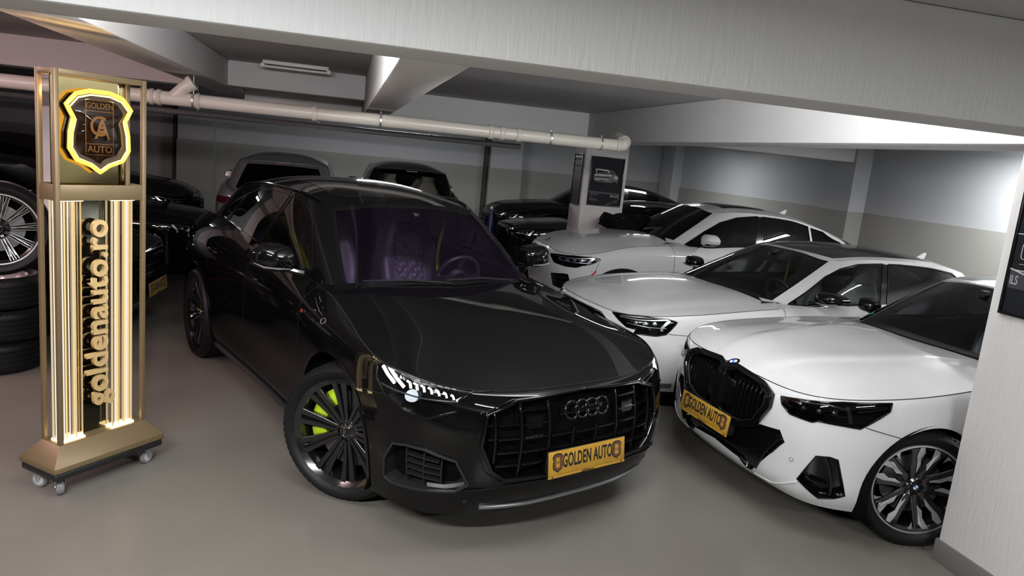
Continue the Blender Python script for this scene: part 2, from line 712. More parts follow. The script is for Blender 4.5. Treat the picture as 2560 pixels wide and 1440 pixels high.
Q8 = dict(
    plan=[(.945, 0), (.935, .30), (.885, .56), (.735, .81), (.42, .95), (0, .985), (-.5, .975), (-1.2, .958), (-2.0, .958), (-2.5, .98), (-3.0, .997), (-3.5, .965), (-3.88, .80), (-4.02, .45), (-4.05, 0)],
    z=[[.205, .205, .205, .20, .195, .19, .18, .18, .18, .19, .22, .26, .28, .28, .28],
       [.31, .31, .31, .32, .33, .34, .31, .30, .30, .32, .34, .36, .37, .37, .37],
       [.43, .43, .43, .45, .47, .48, .46, .45, .45, .47, .49, .51, .52, .52, .52],
       [.58, .58, .585, .60, .61, .62, .61, .61, .61, .63, .65, .67, .68, .68, .68],
       [.70, .70, .71, .73, .745, .77, .78, .78, .79, .81, .83, .85, .86, .86, .86],
       [.785, .785, .79, .81, .84, .88, .91, .93, .95, .98, 1.0, 1.01, 1.01, 1.0, 1.0],
       [.83, .83, .835, .855, .89, .945, 1.0, 1.04, 1.08, 1.13, 1.15, 1.14, 1.12, 1.10, 1.10],
       [.845, .845, .85, .872, .915, .985, 1.085, 1.12, 1.17, 1.23, 1.25, 1.23, 1.20, 1.18, 1.18]],
    ins=[[.085, .085, .08, .07, .06, .06, .06, .06, .06, .06, .07, .08, .08, .08, .08],
         [.03, .03, .03, .03, .025, .02, .02, .02, .02, .02, .02, .02, .02, .02, .02],
         [.01, .01, .008, .005, .005, 0, .012, .015, .015, .005, 0, 0, 0, 0, 0],
         [0] * 15,
         [.015, .015, .015, .012, .005, 0, .0, .0, .0, .0, 0, .005, .01, .01, .01],
         [.04, .04, .04, .03, .012, .012, .005, .0, .0, .005, .012, .03, .05, .05, .05],
         [.07, .07, .065, .05, .022, .04, .04, .035, .035, .05, .065, .09, .10, .10, .10],
         [.095, .095, .09, .075, .035, .09, .135, .115, .115, .14, .18, .20, .17, .16, .16]],
    hood_corner=3.35, hood_back=6.05, hood_center=[(.55, 0, .985), (.1, 0, 1.07), (-.46, 0, 1.125)], cowl_bow=.0, hood_pw=2.0,
    hood_bulge=lambda r, w: .011 * (1 / (1 + math.exp((w - (.60 + .12 * r)) / .055))) * math.sin(PI * min(1, r * 1.05 + .02)) ** .6,
    gh_base=[(-.42, 0, 1.115), (-.47, .38, 1.11), (-.58, .745, 1.10), (-.80, .835, 1.09), (-1.3, .865, 1.115), (-2.0, .86, 1.16), (-2.6, .825, 1.215), (-3.35, .74, 1.22), (-3.85, .40, 1.19), (-3.90, 0, 1.19)],
    gh_top=[(-1.13, 0, 1.58), (-1.135, .33, 1.572), (-1.18, .59, 1.545), (-1.36, .655, 1.572), (-1.75, .672, 1.592), (-2.25, .668, 1.588), (-2.75, .64, 1.548), (-3.12, .575, 1.50), (-3.28, .30, 1.50), (-3.30, 0, 1.50)],
    gh_bulge=[.02, .02, .015, .02, .025, .025, .02, .01, .02, .02],
    roof_a=2.05, roof_c=7.0, roof_center=[(-1.6, 0, 1.665), (-2.1, 0, 1.69), (-2.7, 0, 1.635)],
)


B5 = dict(
    plan=[(.80, 0), (.79, .28), (.755, .52), (.66, .72), (.42, .88), (0, .94), (-.5, .935), (-1.2, .935), (-2.0, .935), (-2.5, .945), (-3.0, .95), (-3.5, .92), (-3.95, .78), (-4.13, .42), (-4.17, 0)],
    z=[[.21, .21, .21, .20, .20, .19, .17, .17, .17, .18, .20, .24, .26, .26, .26],
       [.27, .27, .27, .27, .28, .28, .25, .25, .25, .26, .29, .32, .34, .34, .34],
       [.39, .39, .39, .40, .41, .41, .39, .38, .38, .40, .42, .45, .46, .46, .46],
       [.53, .53, .53, .54, .55, .56, .55, .54, .54, .55, .57, .58, .59, .59, .59],
       [.66, .66, .66, .67, .68, .70, .70, .69, .69, .70, .71, .72, .72, .72, .72],
       [.75, .75, .75, .76, .775, .80, .81, .81, .82, .83, .84, .84, .84, .84, .84],
       [.80, .80, .80, .81, .84, .875, .90, .90, .91, .92, .93, .94, .94, .94, .94],
       [.83, .83, .828, .84, .875, .915, .955, .975, .985, 1.0, 1.02, 1.03, 1.02, 1.01, 1.01]],
    ins=[[.09, .09, .085, .08, .07, .06, .07, .07, .07, .07, .07, .08, .08, .08, .08],
         [.03, .03, .03, .03, .025, .02, .025, .025, .025, .02, .02, .02, .02, .02, .02],
         [.008, .008, .008, .008, .005, .002, .012, .015, .015, .008, 0, 0, 0, 0, 0],
         [0] * 15,
         [.0, .0, .003, .006, .006, .0, .0, .0, .0, .0, 0, .005, .005, .01, .01],
         [.012, .012, .015, .018, .015, .01, .008, .0, .0, .0, .012, .02, .03, .03, .03],
         [.03, .03, .032, .033, .028, .025, .025, .03, .03, .04, .06, .08, .08, .08, .08],
         [.055, .055, .05, .05, .045, .045, .075, .115, .115, .14, .17, .19, .16, .13, .13]],
    hood_corner=3.35, hood_back=6.45, hood_center=[(.55, 0, .90), (.1, 0, .955), (-.35, 0, .985), (-.72, 0, 1.0)], hood_pw=2.2,
    hood_nc=26,
    hood_bulge=lambda r, w: (.009 * math.exp(-(max(0, w - (.20 + .36 * r)) / .045) ** 2 if w > .20 + .36 * r else -((.20 + .36 * r - w) / .16) ** 2) + .012 * (1 / (1 + math.exp((w - (.66 + .1 * r)) / .05)))) * math.sin(PI * min(1, r * .92 + .05)) ** .7,
    gh_base=[(-.68, 0, .985), (-.73, .38, .98), (-.90, .71, .965), (-1.1, .80, .96), (-1.6, .825, .975), (-2.2, .82, .99), (-2.8, .79, 1.01), (-3.3, .70, 1.025), (-3.65, .4, 1.03), (-3.7, 0, 1.03)],
    gh_top=[(-1.45, 0, 1.395), (-1.46, .30, 1.388), (-1.57, .55, 1.355), (-1.75, .60, 1.375), (-2.1, .615, 1.39), (-2.5, .61, 1.38), (-2.9, .585, 1.335), (-3.15, .52, 1.29), (-3.25, .28, 1.30), (-3.27, 0, 1.30)],
    gh_bulge=[.025, .025, .015, .02, .025, .025, .02, .01, .02, .02],
    roof_a=2.05, roof_c=7.0, roof_center=[(-1.75, 0, 1.435), (-2.2, 0, 1.45), (-2.8, 0, 1.40)],
)
A8 = dict(
    plan=[(.90, 0), (.888, .30), (.845, .56), (.73, .75), (.46, .895), (0, .955), (-.5, .955), (-1.2, .95), (-2.0, .95), (-2.6, .96), (-3.1, .96), (-3.6, .93), (-4.0, .80), (-4.2, .45), (-4.24, 0)],
    z=[[.21, .21, .21, .20, .20, .19, .17, .17, .17, .18, .20, .24, .26, .26, .26],
       [.27, .27, .27, .27, .28, .28, .25, .25, .25, .26, .29, .32, .34, .34, .34],
       [.39, .39, .39, .40, .41, .41, .39, .38, .38, .40, .42, .45, .46, .46, .46],
       [.53, .53, .53, .54, .55, .56, .55, .54, .54, .55, .57, .58, .59, .59, .59],
       [.65, .65, .65, .66, .67, .69, .69, .69, .69, .70, .71, .72, .72, .72, .72],
       [.735, .735, .735, .745, .76, .79, .80, .80, .81, .82, .83, .84, .84, .84, .84],
       [.78, .78, .78, .79, .82, .86, .885, .89, .90, .91, .92, .93, .93, .93, .93],
       [.80, .80, .803, .818, .850, .895, .925, .94, .955, .975, .99, 1.0, .99, .98, .98]],
    ins=B5['ins'],
    hood_corner=3.35, hood_back=6.10, hood_center=[(.65, 0, .862), (.2, 0, .925), (-.2, 0, .965), (-.50, 0, .985)], hood_pw=2.2,
    hood_bulge=lambda r, w: (.012 * (1 / (1 + math.exp((w - (.66 + .1 * r)) / .035)))) * math.sin(PI * min(1, r * .95 + .05)) ** .7,
    gh_base=[(-.46, 0, .965), (-.50, .38, .96), (-.64, .71, .945), (-.82, .80, .94), (-1.4, .835, .955), (-2.1, .83, .965), (-2.8, .80, .98), (-3.4, .70, 1.0), (-3.75, .4, 1.0), (-3.8, 0, 1.0)],
    gh_top=[(-1.32, 0, 1.36), (-1.33, .30, 1.352), (-1.42, .545, 1.325), (-1.58, .60, 1.345), (-2.0, .615, 1.362), (-2.5, .61, 1.352), (-2.95, .585, 1.305), (-3.2, .52, 1.26), (-3.3, .28, 1.27), (-3.32, 0, 1.27)],
    gh_bulge=[.025, .025, .015, .02, .025, .025, .02, .01, .02, .02],
    roof_a=2.05, roof_c=7.0, roof_center=[(-1.65, 0, 1.405), (-2.2, 0, 1.42), (-2.8, 0, 1.37)], wb=3.0,
)
X6 = dict(
    plan=[(.86, 0), (.85, .30), (.81, .56), (.68, .80), (.38, .95), (0, .99), (-.5, .985), (-1.2, .965), (-2.0, .965), (-2.5, .985), (-3.0, 1.0), (-3.5, .97), (-3.88, .82), (-4.02, .45), (-4.05, 0)],
    z=[[.23, .23, .23, .22, .21, .20, .19, .19, .19, .20, .22, .26, .28, .28, .28],
       [.31, .31, .31, .31, .32, .34, .31, .30, .30, .32, .34, .36, .37, .37, .37],
       [.43, .43, .43, .44, .45, .48, .46, .45, .45, .47, .49, .51, .52, .52, .52],
       [.56, .56, .56, .57, .58, .60, .60, .60, .60, .62, .64, .66, .67, .67, .67],
       [.68, .68, .68, .69, .71, .75, .76, .76, .77, .79, .81, .83, .84, .84, .84],
       [.77, .77, .77, .775, .80, .86, .88, .89, .91, .94, .96, .98, .98, .98, .98],
       [.83, .83, .82, .82, .86, .94, .98, 1.0, 1.03, 1.06, 1.09, 1.10, 1.09, 1.08, 1.08],
       [.88, .88, .86, .852, .895, .985, 1.04, 1.065, 1.10, 1.15, 1.18, 1.18, 1.16, 1.15, 1.15]],
    ins=[[.09, .09, .085, .08, .07, .06, .06, .06, .06, .06, .07, .08, .08, .08, .08],
         [.03, .03, .03, .03, .025, .02, .02, .02, .02, .02, .02, .02, .02, .02, .02],
         [.008, .008, .008, .005, .005, 0, .012, .015, .015, .005, 0, 0, 0, 0, 0],
         [0] * 15,
         [.0, .0, .005, .008, .005, 0, .0, .0, .0, .0, 0, .005, .01, .01, .01],
         [.01, .01, .015, .02, .012, .012, .005, .0, .0, .005, .012, .03, .04, .04, .04],
         [.03, .03, .035, .035, .025, .035, .03, .03, .03, .045, .06, .08, .09, .09, .09],
         [.06, .06, .055, .055, .045, .08, .11, .115, .115, .14, .17, .18, .15, .14, .14]],
    hood_corner=3.3, hood_back=6.35, hood_center=[(.62, 0, .98), (.2, 0, 1.055), (-.25, 0, 1.11), (-.62, 0, 1.14)], hood_pw=2.2,
    hood_bulge=lambda r, w: (.016 * (1 / (1 + math.exp((w - (.55 + .15 * r)) / .045)))) * math.sin(PI * min(1, r * .95 + .05)) ** .7,
    gh_base=[(-.56, 0, 1.115), (-.61, .38, 1.11), (-.78, .735, 1.09), (-.95, .83, 1.05), (-1.5, .86, 1.07), (-2.1, .85, 1.10), (-2.8, .82, 1.15), (-3.4, .72, 1.20), (-3.85, .40, 1.17), (-3.90, 0, 1.17)],
    gh_top=[(-1.33, 0, 1.555), (-1.34, .30, 1.545), (-1.43, .565, 1.51), (-1.60, .62, 1.53), (-2.0, .645, 1.545), (-2.5, .64, 1.515), (-2.95, .61, 1.43), (-3.25, .55, 1.36), (-3.38, .28, 1.36), (-3.40, 0, 1.36)],
    gh_bulge=[.02, .02, .015, .02, .025, .025, .02, .01, .02, .02],
    roof_a=2.05, roof_c=7.0, roof_center=[(-1.65, 0, 1.605), (-2.2, 0, 1.615), (-2.85, 0, 1.52)], wb=2.975,
)
POSES = dict(b5=(3.214, 4.113, -174.4), a8=(3.14 - .148, 6.217 - .022, -171.5), x6=(3.711 - .25, 9.498 - .005, -178.8))

SUVR = dict(Q8)
SUVR['gh_base'] = Q8['gh_base'][:7] + [(-3.60, .73, 1.13), (-3.93, .42, 1.07), (-3.97, 0, 1.07)]
SUVR['gh_top'] = Q8['gh_top'][:6] + [(-2.80, .645, 1.575), (-3.36, .60, 1.545), (-3.50, .33, 1.56), (-3.52, 0, 1.565)]
SUVR['roof_center'] = [(-1.6, 0, 1.665), (-2.2, 0, 1.70), (-2.9, 0, 1.665)]
SUVR['z'] = Q8['z'][:6] + [Q8['z'][6][:11] + [1.09, 1.04, 1.01, 1.01], Q8['z'][7][:10] + [1.22, 1.17, 1.09, 1.06, 1.06]]
SUVR['ins'] = Q8['ins'][:6] + [Q8['ins'][6][:11] + [.07, .06, .05, .05], Q8['ins'][7][:10] + [.16, .14, .10, .09, .09]]


# ------------------------------------------------------------------ material set
pmat('paint_black', (.0022, .0022, .0024), .35, 0, .72, .012, spec=.0)
pmat('paint_white', (.52, .52, .52), .35, 0, 1.0, .03, spec=.2)
pmat('paint_grey', (.13, .135, .14), .4, .0, 1.0, .03, spec=.2)
pmat('paint_dark', (.005, .0045, .0045), .35, 0, 1.0, .025, spec=.0)
pmat('gloss_black', (.003, .003, .0033), .10, spec=.45)
pmat('black_plastic', (.009, .009, .010), .55, spec=.25)
pmat('satin_black', (.014, .0145, .016), .38, spec=.35)
pmat('matte_black', (.003, .003, .003), .9, spec=.05)
pmat('gap_black', (.0015, .0015, .0015), .8)
pmat('rubber', (.0055, .0055, .006), .50, spec=.22, bump=(90, .15, .001))
pmat('silver_satin', (.42, .43, .44), .32, .9)
pmat('chrome', (.75, .76, .78), .08, 1.0)
pmat('alloy_bright', (.70, .70, .71), .26, .85)
pmat('rim_black', (.006, .006, .0065), .16, 0, .8, .04)
pmat('disc_metal', (.22, .22, .23), .35, .9)
pmat('caliper_lime', (.42, .60, .015), .4, 0, .4)
pmat('belt_lime', (.46, .62, .03), .7, bump=(300, .2, .001))
pmat('belt_yellow', (.55, .33, .01), .7)
pmat('leather_black', (.085, .08, .095), .42, bump=(160, .12, .002))
pmat('leather_grey', (.30, .31, .31), .5, bump=(160, .12, .002))
pmat('leather_beige', (.33, .29, .23), .55)
pmat('cabin_dark', (.010, .010, .012), .6)
pmat('cabin_grey', (.085, .088, .092), .7)
pmat('steering_black', (.018, .018, .02), .45)
pmat('dash_black', (.014, .013, .017), .5, bump=(200, .1, .001))
pmat('gold_plate', (.50, .28, .035), .42, .35, var=(14, .16))
pmat('gold_dark', (.10, .042, .018), .5)
pmat('ink_black', (.004, .004, .004), .6)
pmat('blue_enamel', (.02, .12, .45), .3, 0, .5)
pmat('white_enamel', (.75, .75, .75), .3, 0, .5)
pmat('red_enamel', (.5, .01, .02), .35)
pmat('red_dim', (.16, .004, .012), .25, 0, .8)
pmat('mark_dim', (.05, .05, .052), .35, .6)
pmat('lamp_silver', (.62, .63, .65), .22, .8)
pmat('grey_mark', (.22, .22, .23), .35, .6)
pmat('lamp_grey', (.25, .26, .27), .2, .8)
emat('led_white', (1.0, .98, .94), 2.2)
emat('led_soft', (.85, .92, 1.0), .55)
glassmat('glass_clear', (.88, .92, .91), ior=1.4)
glassmat('glass_purple', (.80, .70, .90), (.66, .50, .86), ior=1.7)
glassmat('glass_dark', (.10, .105, .11), ior=1.5)
glassmat('glass_mid', (.34, .35, .36), ior=1.5)
glassmat('glass_black', (.018, .019, .02), ior=1.5)
glassmat('lens_clear', (.86, .88, .88), ior=1.4)
glassmat('lens_smoke', (.35, .36, .37), ior=1.4)


# ------------------------------------------------------------------ wheels
def tyre_mb(R, rim, W):
    h = W / 2
    p = [(rim - .012, -h * .78), (rim + .004, -h * .86), (rim + .02, -h * .97), ((R + rim) / 2, -h * 1.04), (R - .022, -h * .93), (R - .006, -h * .80)]
    for c in (-.5, -.17, .17, .5):
        p += [(R, h * (c - .155)), (R, h * (c - .045)), (R - .007, h * (c - .04)), (R - .007, h * (c + .04)), (R, h * (c + .045))]
    p += [(R, h * .66), (R - .006, h * .80), (R - .022, h * .93), ((R + rim) / 2 + .012, h * 1.035), ((R + rim) / 2 + .01, h * 1.05), ((R + rim) / 2 - .006, h * 1.045), (rim + .02, h * .97), (rim + .006, h * .88), (rim - .012, h * .80)]
    return MB().lathe(p, 72)


def tread_mb(R, W, n=64):
    """shallow cross grooves: raised blocks near each shoulder"""
    mb = MB()
    h = W / 2
    for k in range(n):
        a = 2 * PI * k / n
        for s in (-1, 1):
            y0, y1 = s * h * .67, s * h * .87
            for (w, r0, r1) in ((.62, R - .012, R + .0004),):
                da = 2 * PI / n * w
                P = []
                for rr in (r0, r1):
                    for (aa, yy, dr) in ((a, y0, 0), (a + da, y0, 0), (a + da + .02, y1, -.0095), (a + .02, y1, -.0095)):
                        P.append(((rr + dr) * math.cos(aa), yy, (rr + dr) * math.sin(aa)))
                mb.hexa(P)
    return mb


def spoke_twin(rim, hub=.052):
    mb = MB()
    rs = np.linspace(hub, rim - .004, 9)
    rows = []
    for r in rs:
        t = (r - hub) / (rim - hub)
        w = .021 + .030 * t ** 1.2
        g = .003 + .012 * t ** 1.2
        yf = -.040 + .030 * t ** 1.6
        gd = .010 + .026 * t
        th = .035
        rows.append([(r, yf - th, -w), (r, yf - .004, -w), (r, yf, -w + .004), (r, yf, -g), (r, yf - gd, -g * .7), (r, yf - gd, g * .7), (r, yf, g), (r, yf, w - .004), (r, yf - .004, w), (r, yf - th, w)])
    mb.grid(rows, True)
    n = len(rows[0])
    mb.f.append(tuple(range(n)))
    mb.f.append(tuple(range((len(rs) - 1) * n, len(rs) * n))[::-1])
    return mb


def spoke_plain(rim, w0=.02, w1=.032, hub=.05):
    mb = MB()
    rs = np.linspace(hub, rim - .004, 7)
    rows = []
    for r in rs:
        t = (r - hub) / (rim - hub)
        w = w0 + (w1 - w0) * t
        yf = -.042 + .034 * t ** 1.5
        rows.append([(r, yf - .03, -w * .8), (r, yf - .006, -w), (r, yf, -w * .7), (r, yf, w * .7), (r, yf - .006, w), (r, yf - .03, w * .8)])
    mb.grid(rows, True)
    n = 6
    mb.f.append(tuple(range(n)))
    mb.f.append(tuple(range((len(rs) - 1) * n, len(rs) * n))[::-1])
    return mb


WHEEL_MESH = {}


def wheel(parent, loc, side, R=.394, rim=.283, W=.275, style='twin', steer=0.0, caliper=None, spin=0.0, rim_mat='rim_black', cap='ring', full=True):
    """axis y; outer face towards +y on the left side, turned by 180 degrees on the right"""
    w = bpy.data.objects.new('wheel', None)
    w.empty_display_size = .1
    COL.objects.link(w)
    w.parent = parent
    w.location = loc
    w.rotation_euler = (0, 0, math.radians(steer) + (0 if side == 'l' else PI))
    key = (R, rim, W, style, rim_mat)
    if key not in WHEEL_MESH:
        M = {}
        def keep(o):
            me = o.data
            bpy.data.objects.remove(o)
            return me
        M['tyre'] = keep(tyre_mb(R, rim, W).build('tyre', 'rubber', smooth=True))
        M['tread'] = keep(tread_mb(R, W).build('tread_block', 'rubber'))
        h = W / 2
        M['rim'] = keep(MB().lathe([(rim - .012, -h * .85), (rim - .03, -h * .6), (rim - .034, h * .35), (rim - .024, h * .74), (rim - .012, h * .80), (rim + .004, h * .90), (rim + .009, h * .86), (rim + .006, h * .80), (rim - .012, h * .76)], 64).build('rim', rim_mat, smooth=True))
        M['hub'] = keep(MB().lathe([(.001, h * .85 - .036), (.030, h * .85 - .036), (.034, h * .85 - .04), (.062, h * .85 - .046), (.075, h * .85 - .06), (.078, h * .85 - .10), (.06, h * .2)], 32).build('hub', rim_mat, smooth=True))
        yo = h * .86
        if style == 'twin':
            me = keep(spoke_twin(rim - .006).build('spoke', rim_mat, bevel=.0015))
        elif style == 'slim':
            me = keep(spoke_plain(rim - .006, .011, .014).build('spoke', rim_mat, bevel=.002))
        elif style == 'multi':
            me = keep(spoke_plain(rim - .006, .016, .010).build('spoke', rim_mat, bevel=.002))
        else:
            me = keep(spoke_plain(rim - .006, .024, .026).build('spoke', rim_mat, bevel=.002))
        M['spoke'] = me
        WHEEL_MESH[key] = M
    M = WHEEL_MESH[key]
    link('tyre', M['tyre'], w)
    if full: tag(link('tread_block', M['tread'], w), kind='stuff')
    link('rim', M['rim'], w)
    link('hub', M['hub'], w)
    n = {'twin': 10, 'slim': 20, 'multi': 15}.get(style, 10)
    h = W / 2
    for k in range(n):
        a = 2 * PI * (k + (.26 * (1 if k % 2 else -1) if style == 'slim' else 0)) / n + spin
        link('spoke', M['spoke'], w, (0, h * .86, 0), (0, -a, 0))
    MB().lathe([(.05, -.02), (rim - .085, -.02), (rim - .085, .0), (.05, .0)], 40, closed=True).build('brake_disc', 'disc_metal', w, smooth=True, loc=(0, h * .10, 0))
    MB().lathe([(.001, -h * .4), (rim - .03, -h * .4)], 32).build('wheel_back', 'matte_black', w)
    if caliper:
        mb = MB()
        rows = []
        for k in range(13):
            a = math.radians((-25 if side == 'r' else 95) + 100 * (k / 12))
            e = 1 - .25 * abs(k / 6 - 1) ** 3
            rows.append([(r * math.cos(a), y, r * math.sin(a)) for r, y in ((rim - .150, -.03), (rim - .150, .02 * e), (rim - .12, .036 * e), (rim - .085, .036 * e), (rim - .060, .02 * e), (rim - .060, -.03))])
        mb.grid(rows, True)
        mb.f.append(tuple(range(6)))
        mb.f.append(tuple(range(72, 78))[::-1])
        c = mb.build('brake_caliper', caliper, w, smooth=True, loc=(0, h * .16, 0))
    for k in range(5):
        a = 2 * PI * k / 5 + .3
        MB().lathe([(.001, .008), (.006, .008), (.009, 0), (.009, -.02)], 6).build('bolt', 'chrome' if cap == 'roundel' else 'satin_black', w, loc=(.05 * math.cos(a), h * .85 - .042, .05 * math.sin(a)))
    c = MB().lathe([(.001, .004), (.024, .004), (.028, .002), (.030, -.003)], 32).build('hub_cap', 'gloss_black', w, loc=(0, h * .85 - .034, 0), smooth=True)
    if cap == 'ring':
        MB().tube([(.0275 * math.cos(t), h * .85 - .031, .0275 * math.sin(t)) for t in np.linspace(0, 2 * PI, 25)[:-1]], .0016, 6, closed=True).build('cap_ring', 'chrome', w, smooth=True)
        for i in range(4):
            MB().tube([(.0085 * math.cos(t), h * .85 - .029, .0085 * math.sin(t) + (i - 1.5) * .0105) for t in np.linspace(0, 2 * PI, 17)[:-1]], .0012, 5, closed=True).build('cap_emblem', 'chrome', w, smooth=True)
    elif cap == 'roundel':
        roundel(w, (0, h * .85 - .029, 0), (-PI / 2, 0, 0), .024, 'cap_emblem')
    return w


def roundel(parent, loc, rot, r, name='emblem'):
    """round badge: black ring, four blue and white quarters, flat in x-y, facing +z"""
    o = MB().lathe([(.001, .0), (r * .95, .0), (r, -.001), (r, -.004)], 32, axis='z').build(name, 'gloss_black', parent, loc=loc, rot=rot)
    o2 = o
    mbb, mbw = MB(), MB()
    for q in range(4):
        a0 = q * PI / 2
        pts = [(0, 0)] + [(r * .58 * math.cos(a0 + t), r * .58 * math.sin(a0 + t)) for t in np.linspace(0, PI / 2, 8)]
        (mbb if q % 2 else mbw).prism(pts, .0002, .0012)
    tgt = parent
    for mb, m, nn in ((mbb, 'blue_enamel', 'emblem_field'), (mbw, 'white_enamel', 'emblem_field')):
        mb.build(nn, m, tgt, loc=loc, rot=rot)
    return o


# ------------------------------------------------------------------ number plate of the dealer
SHIELD = [(0, -.62), (-.14, -.52), (-.36, -.44), (-.46, -.28), (-.45, -.05), (-.40, .16), (-.50, .34), (-.36, .50), (-.16, .56), (0, .56), (.16, .56), (.36, .50), (.50, .34), (.40, .16), (.45, -.05), (.46, -.28), (.36, -.44), (.14, -.52)]


def plate(parent, loc, rot, w=.53, h=.135):
    """gold dealer plate in a black frame, in x (across) and y (up), facing +z"""
    p = MB().box((-w / 2, -h / 2, -.006), (w / 2, h / 2, 0)).build('number_plate', 'black_plastic', parent, loc=loc, rot=rot, bevel=.003)
    MB().box((-w / 2 + .004, -h / 2 + .018, 0), (w / 2 - .004, h / 2 - .003, .002)).build('plate_face', 'gold_plate', p, bevel=.001)
    MB().box((-w / 2 + .004, -h / 2 + .003, 0), (w / 2 - .004, -h / 2 + .0165, .003)).build('plate_strip', 'gold_plate', p)
    t = text_mesh('GOLDEN AUTO', .100, .0006, .0022, .485, 1.04, parent=p, mat='ink_black')
    t.location = (0, .008, .0024)
    t = text_mesh('goldenauto.ro', .017, .0004, .0003, .95, parent=p, mat='ink_black')
    t.location = (0, -h / 2 + .010, .0035)
    for sx in (-1, 1):
        x = sx * (w / 2 - .066)
        MB().prism([(x + a * .072, .009 + b * .085) for a, b in SHIELD], .002, .0032).build('plate_shield', 'ink_black', p)
        MB().prism([(x + a * .062, .009 + b * .074) for a, b in SHIELD], .0032, .0036).build('shield_field', 'gold_dark', p)
        MB().box((x - .012, -.016, .0036), (x + .012, .036, .004)).build('shield_panel', 'gold_plate', p)
        t = text_mesh('GA', .017, .0003, .0004, .8, parent=p, mat='gold_dark')
        t.location = (x, .010, .0044)
        MB().lathe([(.001, .002), (.004, .002), (.005, 0)], 10, axis='z').build('plate_screw', 'ink_black', p, loc=(sx * (w / 2 - .03), -h / 2 + .010, .003))
    return p


# ------------------------------------------------------------------ mirrors, handles, seats
def mirror(parent, side, loc, mat, sx=.12, sy=.115, sz=.085, base_mat='gloss_black', foot=(0.10, -.16, -.03), blade=None):
    """housing with a blunt front (+x), flat glass behind; the lower shell and the foot in a second colour; loc = centre on the left side"""
    sg = side_sign(side)
    n, m = 28, 10
    rows = []
    for k in range(m):
        t = k / (m - 1)
        x = sx * (.5 - t)
        e = max(.04, (1 - max(0, x / (sx * .5)) ** 2.6) ** .5) if x > 0 else 1 - .03 * t
        row = []
        for q in range(n):
            a = 2 * PI * q / n
            c, s = math.cos(a), math.sin(a)
            yy = math.copysign(abs(c) ** .72, c) * sy * e
            zz = math.copysign(abs(s) ** (.80 if s > 0 else .6), s) * sz * (e if s > 0 else e * .72)
            out = max(0, yy / sy)
            zz *= 1 - .30 * out ** 2.2
            row.append((x - .055 * out ** 2, yy * sg, zz + .012 * out))
        rows.append(row)
    V = [p for r in rows for p in r]
    cap, low = [], []
    for i in range(m - 1):
        for j in range(n):
            f = (i * n + j, i * n + (j + 1) % n, (i + 1) * n + (j + 1) % n, (i + 1) * n + j)
            zc = sum(V[q][2] for q in f) / 4
            (low if zc < -sz * .30 else cap).append(f)
    cap.append(tuple(range(n))[::-1])
    o = MB().add(V, cap).build('mirror', mat, parent, smooth=True, loc=(loc[0], loc[1] * sg, loc[2]), auto=math.radians(70), fix=True)
    MB().add(V, low).build('mirror_base', base_mat, o, smooth=True, auto=math.radians(70))
    gl = MB().prism([(sy * .92 * math.copysign(abs(math.cos(a)) ** .72, math.cos(a)), sz * .88 * math.copysign(abs(math.sin(a)) ** .75, math.sin(a)) * (1 if math.sin(a) > 0 else .72)) for a in np.linspace(0, 2 * PI, 25)[:-1]], -sx * .5 - .002, -sx * .5 + .004, 0)
    gl.build('mirror_glass', 'chrome', o)
    f = foot
    MB().tube([(0, -sy * .45 * sg, -sz * .52), (f[0] * .5, (f[1] * .75) * sg, -sz * .72), (f[0], f[1] * sg, f[2] - sz * .6)], [.022, .020, .026], 8).build('mirror_foot', 'gloss_black', o, smooth=True)
    if blade:
        P = [(sx * .38, -sy * .6 * sg, -sz * .50), (sx * .45, 0, -sz * .46), (sx * .40, sy * .6 * sg, -sz * .34), (sx * .05, sy * .92 * sg, -sz * .16)]
        MB().tube(P, [.004, .006, .006, .003], 6).build('mirror_blade', blade, o, smooth=True)
    return o


def slab(rows, mat, name, parent, sub=2, crease=False):
    """closed soft body from rings (each ring a list of points)"""
    mb = MB().grid(rows, True)
    n = len(rows[0])
    mb.f.append(tuple(range(n))[::-1])
    mb.f.append(tuple(range((len(rows) - 1) * n, len(rows) * n)))
    o = mb.build(name, mat, parent, smooth=True, auto=math.radians(80))
    if sub:
        m = o.modifiers.new('soft', 'SUBSURF')
        m.levels = m.render_levels = sub
    return o


